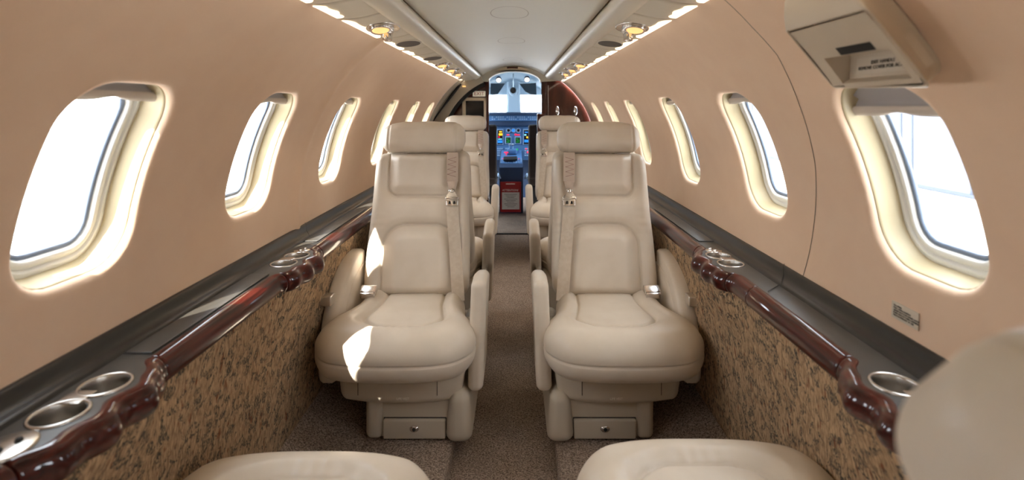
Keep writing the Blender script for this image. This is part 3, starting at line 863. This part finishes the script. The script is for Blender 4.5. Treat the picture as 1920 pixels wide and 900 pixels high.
# ------------------------------------------------------------------ exit handle box and placard on the right wall
def Pb(y, thdeg, n): return Vector(P(1, y, R(thdeg), n))
root = empty('exit_handle_cover', Pb(0.79, 41, 0), label='beige exit handle cover box mounted high on the right wall above the window', cat='handle cover')
face = [(0.690, 33.5), (0.690, 45.0), (0.900, 45.0), (0.900, 34.2)]
base = [(0.722, 32.3), (0.712, 48.5), (0.912, 48.5), (0.912, 33.2)]
def quad_ring(q, n, rc, m_=6, shrink=0.0):
    pts = []
    c = np.mean(q, 0); A = [np.array(p, float) for p in q]
    sc = np.array([1.0, 1 / (R0 * R(1))])   # metres -> (m, deg)
    for i in range(4):
        p = A[i] + 0; pr = A[i - 1]; nx = A[(i + 1) % 4]
        p0 = p / sc; a = (pr / sc - p0); b = (nx / sc - p0)
        a /= np.linalg.norm(a); b /= np.linalg.norm(b)
        for k in range(m_ + 1):
            t = k / m_
            w0 = p0 + a * rc * (1 - t) ** 2 + b * rc * t ** 2
            pts.append(w0 * sc)
    out = []
    for y, th in pts:
        v = np.array([y, th]) / sc; cc = c / sc; d = cc - v; d /= np.linalg.norm(d); v = (v + d * shrink) * sc
        out.append(tuple(Pb(v[0], v[1], n)))
    return out
def lerpq(t): return [(base[i][0] * (1 - t) + face[i][0] * t, base[i][1] * (1 - t) + face[i][1] * t) for i in range(4)]
rings = [quad_ring(lerpq(0), 0.0, 0.042), quad_ring(lerpq(0.0), 0.006, 0.042), quad_ring(lerpq(.12), 0.020, 0.038), quad_ring(lerpq(.45), 0.036, 0.03), quad_ring(lerpq(.82), 0.048, 0.018), quad_ring(lerpq(.97), 0.0515, 0.012), quad_ring(lerpq(1), 0.053, 0.011, shrink=0.003)]
mesh('cover_body', loft(rings), 'box_plastic', root, recalc=True)
fc = [quad_ring(face, 0.053, 0.011, shrink=0.003), quad_ring(face, 0.0505, 0.011, shrink=0.0045), quad_ring(face, 0.0505, 0.010, shrink=0.0062), quad_ring(face, 0.053, 0.010, shrink=0.0078)]
mesh('face_groove', loft(fc), 'box_plastic', root)
# door face with a pocket in its lower part (bands of the face around the pocket)
F0, F1 = 0.6985, 0.8915
def facepatch(ya, yb, ta, tb, n=0.053, ny=8, nt=6):
    return loft([[tuple(Pb(ya + (yb - ya) * i / ny, ta + (tb - ta) * j / nt, n)) for j in range(nt + 1)] for i in range(ny + 1)], False)
PY0, PY1, PT0, PT1 = 0.712, 0.862, 34.9, 39.2
mesh('cover_door', join(facepatch(F0, F1, PT1, 44.4), facepatch(PY1, F1, 34.6, PT1), facepatch(F0, PY0, 34.2, PT1), facepatch(PY0, PY1, 34.2, PT0)), 'box_plastic', root, smooth=False)
mesh('pocket', join(
    loft([[tuple(Pb(y, t_, n)) for t_, n in ((PT1, 0.053), (PT1 - 0.2, 0.014))] for y in (PY0, PY1)], False),
    loft([[tuple(Pb(y, t_, n)) for t_, n in ((PT0, 0.053), (PT0, 0.040), (37.2, 0.016), (PT1 - 0.2, 0.014))] for y in (PY0, PY1)], False),
    loft([[tuple(Pb(PY0, t_, n)) for t_ in (PT0, PT1)] for n in (0.053, 0.014)], False),
    loft([[tuple(Pb(PY1, t_, n)) for t_ in (PT0, PT1)] for n in (0.053, 0.014)], False)), 'box_plastic', root, smooth=False)
mesh('handle_slot', facepatch(0.735, 0.815, 39.3, 40.5, 0.0535, 4, 1), 'dark', root, smooth=False)
def wall_frame(y, th, n):
    o = Pb(y, th, n); xdir = Vector((0, -1, 0)); ydir = Vector((-math.sin(R(th)), 0, math.cos(R(th))))
    return frame(o, xdir, ydir)
# label inside the pocket, on its sloping floor
pa, pb = Pb(0.78, PT0, 0.040), Pb(0.78, 37.2, 0.016)
yd = (pb - pa).normalized(); nrm = Vector((0, -1, 0)).cross(yd).normalized()
mid = (pa + pb) / 2 + nrm * 0.0012
mesh('handle_label', xf(box((0.125, 0.026, 0.0008), (0, 0, 0), 0.0003), frame(mid, (0, -1, 0), yd)), 'label_plate', root)
text('handle_wording', 'EXIT HANDLE\nREMOVE COVER FOR ACCESS', 0.0082, frame(mid + nrm * 0.001 + Vector((0, 0.002, 0)), (0, -1, 0), yd), 'ink', root)

root = empty('exit_placard', P(1, 0.955, R(-2.5), 0.0), label='small beige instruction placard on the right wall below the nearest window', cat='placard')
T = wall_frame(0.957, -2.0, 0.002) @ Matrix.Rotation(R(0), 4, 'Z')
mesh('plate', xf(box((0.066, 0.032, 0.0025), (0, 0, 0), 0.0008), T), 'label_plate', root)
text('placard_wording', 'TO OPEN:\nPULL OPEN HANDLE\nGRASP BOTTOM HAND HOLD\nPUSH HATCH THRU OPENING\nHATCH WEIGHT: 31 LBS', 0.0046, T @ Matrix.Translation((-0.027, 0, 0.0016)), 'ink', root, align='LEFT', spacing=1.0)

# ------------------------------------------------------------------ forward bulkheads
D = 4.75
def circ(a0, a1, r=0.80, n=14): return [(r * math.cos(R(a0 + (a1 - a0) * i / n)), ZC + r * math.sin(R(a0 + (a1 - a0) * i / n))) for i in range(n + 1)]
# right wooden closet
root = empty('wooden_closet', (0.5, D, 0), label='dark wooden closet bulkhead with two chrome latches right of the cockpit doorway', cat='closet')
poly = [(0.263, 0.0), (0.60, 0.0)] + circ(-40, 69)
poly = [p for p in poly]
poly = poly + [(0.263, 1.50)]
mesh('closet_front', prism(poly, D, D + 0.05), 'cabinet_wood', root, smooth=False)
mesh('door_jamb', box((0.045, 0.03, 1.42), (0.285, D - 0.012, 0.71), 0.006), 'cabinet_wood', root)
mesh('piano_hinge', join(*[box((0.006, 0.006, 0.010), (0.325, D - 0.005, 0.62 + 0.0125 * k), 0.002) for k in range(60)]), 'brushed_steel', root)
for px in (1045, 1079):
    x, _, z = at(px, 208, D)
    lt = mesh('closet_latch', xf(lathe([(0.0001, 0.012), (0.012, 0.011), (0.019, 0.006), (0.022, 0.0)], 24), Matrix.Translation((x, D - 0.001, z)) @ Matrix.Rotation(R(90), 4, 'X') @ Matrix.Diagonal((0.9, 1.9, 1, 1))), 'chrome', root)
# low wooden return beside the doorway
mesh('closet_lower_edge', box((0.075, 0.05, 0.80), (0.258, D - 0.02, 0.70), 0.008), 'cabinet_wood', root)

# left wooden bulkhead with monitor and exit sign
root = empty('wooden_bulkhead', (-0.4, D, 0), label='dark wooden bulkhead panel left of the cockpit doorway', cat='bulkhead')
poly = [(-x, z) for x, z in circ(-40, 69)] + [(-0.222, 1.50), (-0.222, 0.0), (-0.60, 0.0)]
mesh('bulkhead_panel', prism(poly, D, D + 0.05), 'cabinet_wood', root, smooth=False)
mesh('bulkhead_edge', box((0.03, 0.04, 1.46), (-0.236, D - 0.014, 0.73), 0.006), 'cabinet_wood', root)
ml = at(890, 206, D - 0.03)
root = empty('wall_monitor', (ml[0], D - 0.02, ml[2]), label='small black flat monitor in a beige frame on the left bulkhead', cat='monitor')
mw, mh = 46 / 960 * D, 46 / 960 * D
mesh('monitor_frame', join(box((mw, 0.03, 0.030), (ml[0], D - 0.018, ml[2] + mh / 2 - 0.015), 0.006), box((mw, 0.03, 0.040), (ml[0], D - 0.018, ml[2] - mh / 2 + 0.02), 0.006),
     box((0.030, 0.03, mh), (ml[0] - mw / 2 + 0.015, D - 0.018, ml[2]), 0.006), box((0.030, 0.03, mh), (ml[0] + mw / 2 - 0.015, D - 0.018, ml[2]), 0.006)), 'bezel', root)
mesh('monitor_screen', box((mw - 0.05, 0.01, mh - 0.06), (ml[0], D - 0.014, ml[2] + 0.004), 0.002), 'screen_black', root)
el = at(898.5, 176, D)
root = empty('exit_sign', (el[0], D, el[2]), label='small EXIT sign with red letters above the monitor', cat='sign')
mesh('sign_plate', box((0.118, 0.012, 0.050), (el[0], D - 0.008, el[2]), 0.004), 'exit_plate', root)
text('sign_letters', 'EXIT', 0.046, frame((el[0], D - 0.0155, el[2]), (1, 0, 0), (0, 0, 1)), 'exit_red', root, ext=0.0015)

# arch over the doorway
poly_in = [(0.242 * math.cos(a) + 0.012, 1.392 + 0.098 * math.sin(a)) for a in np.linspace(PI, 0, 25)]
poly_out = [(0.40 * math.cos(a) , 1.40 + 0.175 * math.sin(a)) for a in np.linspace(0, PI, 25)]
v = [(x, D - 0.05, z) for x, z in poly_in[::-1]] + [(x, D - 0.05, z) for x, z in poly_out] + [(x, D + 0.1, z) for x, z in poly_in[::-1]] + [(x, D + 0.1, z) for x, z in poly_out]
n = 25; F = []
for i in range(n - 1):
    F.append((i, i + 1, n + i + 1, n + i)); F.append((2 * n + i, 2 * n + i + 1, 3 * n + i + 1, 3 * n + i)); F.append((i, i + 1, 2 * n + i + 1, 2 * n + i)); F.append((n + i, n + i + 1, 3 * n + i + 1, 3 * n + i))
o = mesh('trim_1', (v, F), 'headliner', smooth=False); tag(o, kind='structure')
root = empty('doorway_sign', (0.0, D - 0.06, 1.52), label='brown illuminated sign plate on the tan arch above the cockpit doorway', cat='sign')
cres = [(0.165 * t, 1.535 - 0.045 * t * t * 1.0 - 0.002) for t in np.linspace(-1, 1, 21)] + [(0.165 * t, 1.502 - 0.012 * t * t) for t in np.linspace(1, -1, 21)]
mesh('tan_arch', prism(cres, D - 0.066, D - 0.052), 'bezel', root, smooth=False)
mesh('sign_face', box((0.100, 0.006, 0.018), (-0.005, D - 0.069, 1.521), 0.002), 'cabinet_wood', root)

# entry doorway recess on the left, ahead of the last window
root = empty('entry_door_frame', (-0.74, 4.58, 0.6), label='grey entry door frame with black strut between last left window and bulkhead', cat='door frame')
def arcstrip(s, y0, y1, a0, a1, n0, n1=None, k=24):
    n1 = n0 if n1 is None else n1
    return loft([[P(s, y0, R(a), n0), P(s, y1, R(a), n1)] for a in np.linspace(a0, a1, k)], False)
mesh('door_liner', join(arcstrip(-1, 4.37, 4.42, -70, 65, 0.0, -0.03), arcstrip(-1, 4.42, 4.745, -70, 65, -0.03)), 'dark', root, recalc=False)
def ringpart(r0, r1, y0, y1, a0, a1, k=26):
    rows = []
    for a in np.linspace(a0, a1, k):
        c_, s_ = math.cos(R(a)), math.sin(R(a))
        rows.append([(-r0 * c_, y0, ZC + r0 * s_), (-r1 * c_, y0, ZC + r1 * s_), (-r1 * c_, y1, ZC + r1 * s_), (-r0 * c_, y1, ZC + r0 * s_)])
    return loft(rows, True, True)
mesh('inner_panel', ringpart(0.738, 0.775, 4.395, 4.50, -10, 62), 'airframe_grey', root, autosharp=30)
mesh('frame_arch', ringpart(0.650, 0.765, 4.59, 4.64, -10, 66), 'airframe_grey', root, autosharp=30)
mesh('dark_ring', ringpart(0.622, 0.655, 4.63, 4.68, -10, 66), 'dark', root, autosharp=30)  # plain dark ring along the inner edge of the grey arch
mesh('door_strut', tube([at(810, 229, 4.46), at(826, 207, 4.49), at(845, 181, 4.50), at(864, 157, 4.50)], [0.007, 0.007, 0.013, 0.012]), 'dark', root)
mesh('frame_lamp', xf(rbox((0.03, 0.02, 0.012), 0.005, (2, 2, 2), 3), Matrix.Translation(at(870, 162, 4.58))), 'lamp_warm', root)

# ------------------------------------------------------------------ cockpit
Y0 = 4.80
sh = []
rows = []
for y, r_ in [(Y0, 0.79), (5.4, 0.79), (6.0, 0.76), (6.6, 0.68), (6.9, 0.60)]:
    rows.append([(r_ * math.cos(R(a)), y, ZC + r_ * math.sin(R(a))) for a in range(-50, 231, 7)])
V, F = loft(rows, False)
nn = len(rows[0])
F2 = []
for i in range(len(rows) - 1):
    for j in range(nn - 1):
        th = -50 + (j + 0.5) * 7
        if i >= 1 and (th < 44 or th > 136) and th > 10 and th < 170 and i < 3: continue   # side windows
        F2.append((i * nn + j, i * nn + j + 1, (i + 1) * nn + j + 1, (i + 1) * nn + j))
o = mesh('wall_cockpit', (V, F2), 'cockpit_grey', recalc=False); tag(o, kind='structure')
# windscreen wall with centre post
def at2(px, py, d):
    p = at(px, py, d); return (p[0], p[2])
DW = 6.55
zs, zt = at(0, 212, DW)[2], at(0, 178, DW)[2]
xl, xr = at(951, 0, DW)[0], at(975, 0, DW)[0]
root = empty('windscreen', (0, DW, zs), label='bright two-pane cockpit windscreen with a pale centre post', cat='windscreen')
mesh('header', prism([(-0.72, zt), (-0.6, 1.36), (-0.4, 1.46), (0, 1.53), (0.4, 1.46), (0.6, 1.36), (0.72, zt)], DW - 0.02, DW + 0.03), 'cockpit_white', root, smooth=False)
cx = (xl + xr) / 2
mesh('centre_post', mv(rbox((xr - xl, 0.09, 0.62), 0.03, (4, 3, 8), 4, lambda V: (V.__setitem__((slice(None), 0), V[:, 0] * (1 + 0.25 * np.clip(np.abs(V[:, 2]) / 0.3, 0, 1) ** 2)), V)[1]), (cx, DW - 0.05, zs + 0.25)), 'cockpit_white', root)
for x0, x1 in ((-0.56, xl), (xr, 0.56)):
    mesh('windscreen_pane', box((x1 - x0, 0.008, zt - zs), ((x0 + x1) / 2, DW, (zs + zt) / 2), 0.001), 'glass', root)
    mesh('pane_edge', join(box((x1 - x0, 0.014, 0.012), ((x0 + x1) / 2, DW - 0.012, zs + 0.006), 0.002), box((0.010, 0.014, zt - zs), (x0 if x0 > 0 else x1, DW - 0.012, (zs + zt) / 2), 0.002)), 'dark', root)
mesh('side_frame', join(box((0.2, 0.03, 0.30), (-0.66, DW, (zs + zt) / 2)), box((0.2, 0.03, 0.30), (0.66, DW, (zs + zt) / 2))), 'cockpit_grey', root)
c = at(962, 169, 6.3)
mesh('compass', xf(lathe([(0.0001, 0.03), (0.020, 0.03), (0.026, 0.024), (0.032, 0.028), (0.040, 0.02), (0.044, 0.0)], 28), Matrix.Translation((c[0], 6.42, c[2])) @ Matrix.Rotation(R(90), 4, 'X') @ Matrix.Diagonal((1.3, 1.6, 1, 1))), 'cockpit_white', root)
mesh('compass_face', xf(lathe([(0.0001, 0.032), (0.026, 0.031)], 24), Matrix.Translation((c[0], 6.418, c[2])) @ Matrix.Rotation(R(90), 4, 'X') @ Matrix.Diagonal((1.3, 1.5, 1, 1))), 'screen_black', root)
# sun visors
for q, pts in ((-1, [(920, 155), (948, 155), (934, 176), (926, 178), (919, 177)]), (1, [(973, 156), (1005, 154), (1006, 178), (995, 177), (985, 172)])):
    v = [at2(px, py, 6.2) for px, py in pts]
    o = mesh('sun_visor', prism(v, 6.19, 6.20), 'visor', smooth=False)
    tag(o, 'dark tinted sun visor above the %s cockpit windscreen pane' % ('left' if q < 0 else 'right'), 'sun visor', 'cockpit sun visors')
    mesh('visor_arm', tube([at(*pts[0], 6.18), at(*pts[1], 6.18)], 0.008), 'cockpit_white', o)
# overhead spot lamps
for px, py, t in ((935, 150, 'left'), (988, 149, 'right')):
    p = Vector(at(px, py, 5.7))
    r_ = empty('cockpit_lamp', p, label='small round overhead lamp on the %s of the cockpit ceiling' % t, cat='lamp', group='cockpit ceiling lamps')
    T = Matrix.Translation((p.x, p.y, p.z)) @ Matrix.Rotation(R(110), 4, 'X')
    mesh('lamp_housing', xf(lathe([(0.030, -0.05), (0.032, 0.0), (0.026, 0.012)], 20), T), 'panel_navy', r_)
    mesh('lamp_lens', xf(lathe([(0.0001, 0.016), (0.018, 0.013), (0.026, 0.010)], 20), T), 'lens', r_)
mesh('overhead_strip', tube([at(962.5, 139, 5.2), at(962.5, 163, 6.3)], 0.006), 'cockpit_white', bpy.data.objects['windscreen'])
# instrument panel
DP = 6.15
root = empty('instrument_panel', (0, DP, 0.8), label='blue lit cockpit instrument panel with glowing displays below the windscreen', cat='instrument panel')
def pbox(px0, px1, py0, py1, d, th, r=0.002):
    a = at(px0, py0, d); b = at(px1, py1, d)
    return box((b[0] - a[0], th, a[2] - b[2]), ((a[0] + b[0]) / 2, d + th / 2, (a[2] + b[2]) / 2), r)
mesh('panel_body', pbox(870, 1060, 234, 300, DP, 0.08, 0.006), 'panel_blue', root)
mesh('glareshield', join(pbox(870, 1060, 211, 216, DP - 0.14, 0.40, 0.01), pbox(870, 1060, 227, 236, DP - 0.06, 0.10, 0.01)), 'panel_navy', root)
mesh('autopilot_panel', pbox(872, 1058, 216, 227, DP - 0.08, 0.10, 0.004), 'panel_blue', root)
ks = []
for px in list(range(922, 1008, 4)):
    for py in (219.5, 223.5):
        if (px * 7 + int(py) * 3) % 5 < 4: ks.append(pbox(px, px + 2.4, py - 1.1, py + 1.0, DP - 0.09, 0.014, 0.001))
mesh('panel_keys', join(*ks), 'key_grey', root)
def display(px0, px1, py0, py1, bits, name='display'):
    fr = mesh(name, pbox(px0 - 1.4, px1 + 1.4, py0 - 1.4, py1 + 1.4, DP - 0.012, 0.02, 0.003), 'key_grey', root)
    mesh('display_glass', pbox(px0, px1, py0, py1, DP - 0.015, 0.006, 0.001), 'screen_black', fr)
    for a, b_, c_, d_, mm in bits:
        mesh('display_symbol', pbox(a, b_, c_, d_, DP - 0.018, 0.003, 0.0005), mm, fr)
display(932.5, 942.5, 244, 270, [(936, 941, 246, 248, 'scr_orange'), (935, 942, 250, 254, 'scr_orange'), (934, 941, 260, 261.5, 'scr_cyan'), (933, 942, 263, 268, 'scr_blue'), (934, 937, 256, 258, 'scr_red')])
display(982, 991, 244, 270, [(984, 990, 247, 249, 'scr_blue'), (983, 987, 252, 254, 'scr_cyan'), (983, 991, 262, 267, 'scr_blue'), (987, 990, 256, 259, 'scr_orange')])
for x0 in (948.5, 966.5):
    display(x0, x0 + 9, 257.5, 268.5, [(x0 + .5, x0 + 8.5, 258.5, 268, 'scr_dkgreen'), (x0 + 1.5, x0 + 4, 260, 261.5, 'scr_green'), (x0 + 3, x0 + 7.5, 263, 264.3, 'scr_green'), (x0 + 1.5, x0 + 6, 265.8, 267, 'scr_green')])
for px in (953.5, 962.5, 972):
    p = at(px, 244.5, DP - 0.01)
    g = mesh('standby_gauge', xf(lathe([(0.0001, 0.004), (0.019, 0.004), (0.021, 0.010), (0.026, 0.010), (0.028, 0.0)], 24), Matrix.Translation(p) @ Matrix.Rotation(R(90), 4, 'X')), 'key_grey', root)
    mesh('gauge_face', xf(lathe([(0.0001, 0.006), (0.018, 0.006)], 24), Matrix.Translation(p) @ Matrix.Rotation(R(90), 4, 'X')), 'scr_blue' if px == 962.5 else 'screen_black', g)
mesh('warning_lights', join(pbox(950, 955, 252, 254, DP - 0.012, 0.012), pbox(965, 969, 251, 254, DP - 0.012, 0.012), pbox(970, 974.5, 252, 254, DP - 0.012, 0.012)), 'scr_red', root)
# radio and control blocks
kb = []
for bx0, bx1, c0, r0 in ((932, 943, 3, 4), (947, 956, 3, 4), (983, 991, 2, 4)):
    for i in range(c0):
        for j in range(r0):
            w_ = (bx1 - bx0) / c0
            kb.append(pbox(bx0 + i * w_ + .5, bx0 + (i + 1) * w_ - .5, 277.5 + j * 4.2, 280 + j * 4.2, DP - 0.010, 0.012, 0.001))
mesh('radio_keys', join(*kb), 'key_grey', root)
mesh('radio_display', join(pbox(958, 966, 279, 284, DP - 0.010, 0.012), pbox(950, 968, 289, 291, DP - 0.05, 0.03)), 'scr_cyan', root)
mesh('landing_gear_light', join(pbox(966, 971, 279, 283.5, DP - 0.016, 0.016)), 'scr_green', root)
mesh('caution_keys', join(pbox(985, 988, 278, 280, DP - 0.016, 0.01), pbox(988, 990.5, 284, 287, DP - 0.016, 0.01), pbox(941, 944, 291, 294, DP - 0.016, 0.01)), 'scr_red', root)
# centre pedestal
root = empty('centre_pedestal', (-0.03, 5.8, 0), label='blue grey cockpit centre pedestal with throttle levers between the pilot seats', cat='pedestal')
zt_ = 0.62
pb0 = [(5.62, 0.0), (5.62, 0.50), (5.66, 0.535), (5.90, 0.60), (6.06, 0.645), (6.06, 0.0)]
mesh('pedestal_body', prismx(pb0, -0.155, 0.105), 'panel_navy', root, smooth=False)
def slope_z(y): return float(np.interp(y, [5.66, 5.90, 6.10], [0.535, 0.60, 0.66]))
ks = []
for i in range(9):
    for j in range(5):
        if (i * 3 + j * 5) % 7 == 3: continue
        y = 5.69 + j * 0.028
        ks.append(box((0.018, 0.016, 0.010), (-0.138 + i * 0.028, y, slope_z(y) + 0.003), 0.002))
mesh('pedestal_keys', join(*ks), 'key_grey', root)
mesh('pedestal_plate', prismx([(5.665, 0.538), (5.665, 0.541), (5.89, 0.603), (6.055, 0.652), (6.055, 0.64)], -0.145, 0.095), 'panel_blue', root, smooth=False)
mesh('throttle_quadrant', rbox((0.12, 0.14, 0.06), 0.02, (3, 3, 3), 4, None, (-0.02, 5.98, 0.645)), 'panel_blue', root)
for x in (-0.045, -0.008):
    tl = mesh('throttle_lever', tube([(x, 5.97, 0.66), (x, 5.95, 0.72)], 0.006), 'key_grey', root)
    mesh('throttle_knob', rbox((0.03, 0.03, 0.022), 0.009, (2, 2, 2), 4, None, (x, 5.945, 0.73)), 'cockpit_white', tl)
mesh('red_handle', join(rbox((0.05, 0.02, 0.014), 0.006, (2, 2, 2), 3, None, (-0.085, 5.90, 0.640)), tube([(-0.085, 5.92, 0.60), (-0.085, 5.90, 0.635)], 0.006)), 'scr_red', root)
mesh('pedestal_red_keys', join(*[box((0.014, 0.012, 0.012), (x, 5.80, 0.577), 0.002) for x in (-0.12, 0.03, 0.06, -0.09)]), 'scr_red', root)
# dark notebook on the pedestal
o = mesh('notebook', xf(rbox((0.155, 0.10, 0.02), 0.004, (2, 2, 2), 3), frame((-0.036, 5.735, 0.586), (1, 0, 0.03), (0, 1, 0.26))), 'dark')
tag(o, 'dark closed notebook lying on the rear of the cockpit pedestal', 'notebook')
# red attention placard hanging on the pedestal
p0 = at(938, 341, 5.58); p1 = at(977, 398, 5.58)
root = empty('attention_board', ((p0[0] + p1[0]) / 2, 5.58, p1[2]), label='red clipboard with white attention notice hanging at the back of the pedestal', cat='clipboard')
mesh('board', box((p1[0] - p0[0], 0.012, p0[2] - p1[2]), ((p0[0] + p1[0]) / 2, 5.59, (p0[2] + p1[2]) / 2), 0.004), 'red_board', root)
n0 = at(941, 361, 5.57); n1 = at(974, 393, 5.57)
mesh('notice_sheet', box((n1[0] - n0[0], 0.003, n0[2] - n1[2]), ((n0[0] + n1[0]) / 2, 5.582, (n0[2] + n1[2]) / 2), 0.001), 'paper', root)
hc = at(957, 357, 5.58)
text('attention_wording', 'ATTENTION!', 0.030, frame((hc[0], 5.5825, hc[2]), (1, 0, 0), (0, 0, 1)), 'ink_pale', root)
mesh('board_slot', box((0.10, 0.004, 0.008), (hc[0], 5.583, at(0, 345, 5.58)[2]), 0.001), 'ink_pale', root)
mesh('notice_lines', join(*[box((0.14 - 0.03 * (k % 3), 0.001, 0.004), ((n0[0] + n1[0]) / 2, 5.5800, n0[2] - 0.022 - 0.017 * k), 0.0003) for k in range(9)]), 'ink', root)
# pilot seats
for q, px0, px1, t in ((-1, 886, 931, 'left'), (1, 991, 1036, 'right')):
    a = at(px0, 236, 5.25); b_ = at(px1, 236, 5.25)
    cxx = (a[0] + b_[0]) / 2; wd = b_[0] - a[0]
    root = empty('pilot_seat', (cxx, 5.4, 0), label='dark grey pilot seat at the %s of the cockpit doorway' % t, cat='pilot seat', group='pilot seats')
    mesh('backrest', rbox((wd, 0.11, 0.56), 0.025, (4, 3, 4), 5, None, (cxx, 5.30, 0.70)), 'pilot_fabric', root)
    mesh('seat', rbox((wd, 0.42, 0.12), 0.03, (4, 3, 4), 5, None, (cxx, 5.54, 0.40)), 'pilot_fabric', root)
    mesh('seat_frame', rbox((wd * 0.8, 0.36, 0.34), 0.02, (4, 3, 4), 3, None, (cxx, 5.54, 0.17)), 'dark', root)
    xx = cxx - q * (wd / 2 + 0.012)
    mesh('seat_lever', tube([(xx, 5.30, 0.42), (xx, 5.40, 0.46), (xx - q * 0.02, 5.48, 0.40)], 0.008), 'key_grey', root)
# nose bulkhead below windscreen
o = mesh('wall_nose', box((1.5, 0.02, 1.1), (0, 6.62, 0.54)), 'panel_navy'); tag(o, kind='structure')

# aft end of the cabin
o = mesh('wall_aft', prism(circ(-70, 250, 0.80, 40), Y_AFT - 0.03, Y_AFT), 'suede', smooth=False); tag(o, kind='structure')

# ------------------------------------------------------------------ outside: apron and hangar
o = mesh('ground', ([(-90, -90, -1.25), (90, -90, -1.25), (90, 90, -1.25), (-90, 90, -1.25)], [(0, 1, 2, 3)]), 'concrete', smooth=False, recalc=False); tag(o, kind='structure')
root = empty('hangar', (12.2, 12, -1.25), label='pale hangar building with large doors seen through the right windows', cat='building')
mesh('hangar_wall', box((0.4, 46, 9), (12.4, 20, 3.25), 0.02), 'hangar', root)
ydoor = 3.0
for k, wd in enumerate((2.1, 3.0, 0.8, 4.2, 0.45, 2.05, 0.45, 3.4, 2.6, 0.5, 3.6, 0.5, 4.0)):
    dr = mesh('hangar_door', box((0.1, wd - 0.05, 7.5), (12.16, ydoor + wd / 2, 2.5), 0.02), 'hangar', root)
    mesh('door_joint', box((0.04, 0.07, 7.5), (12.10, ydoor + wd, 2.5), 0.01), 'hangar_line', dr)
    ydoor += wd
mesh('door_sill', box((0.06, 40, 0.10), (12.08, 20, -1.19), 0.01), 'hangar_line', root)
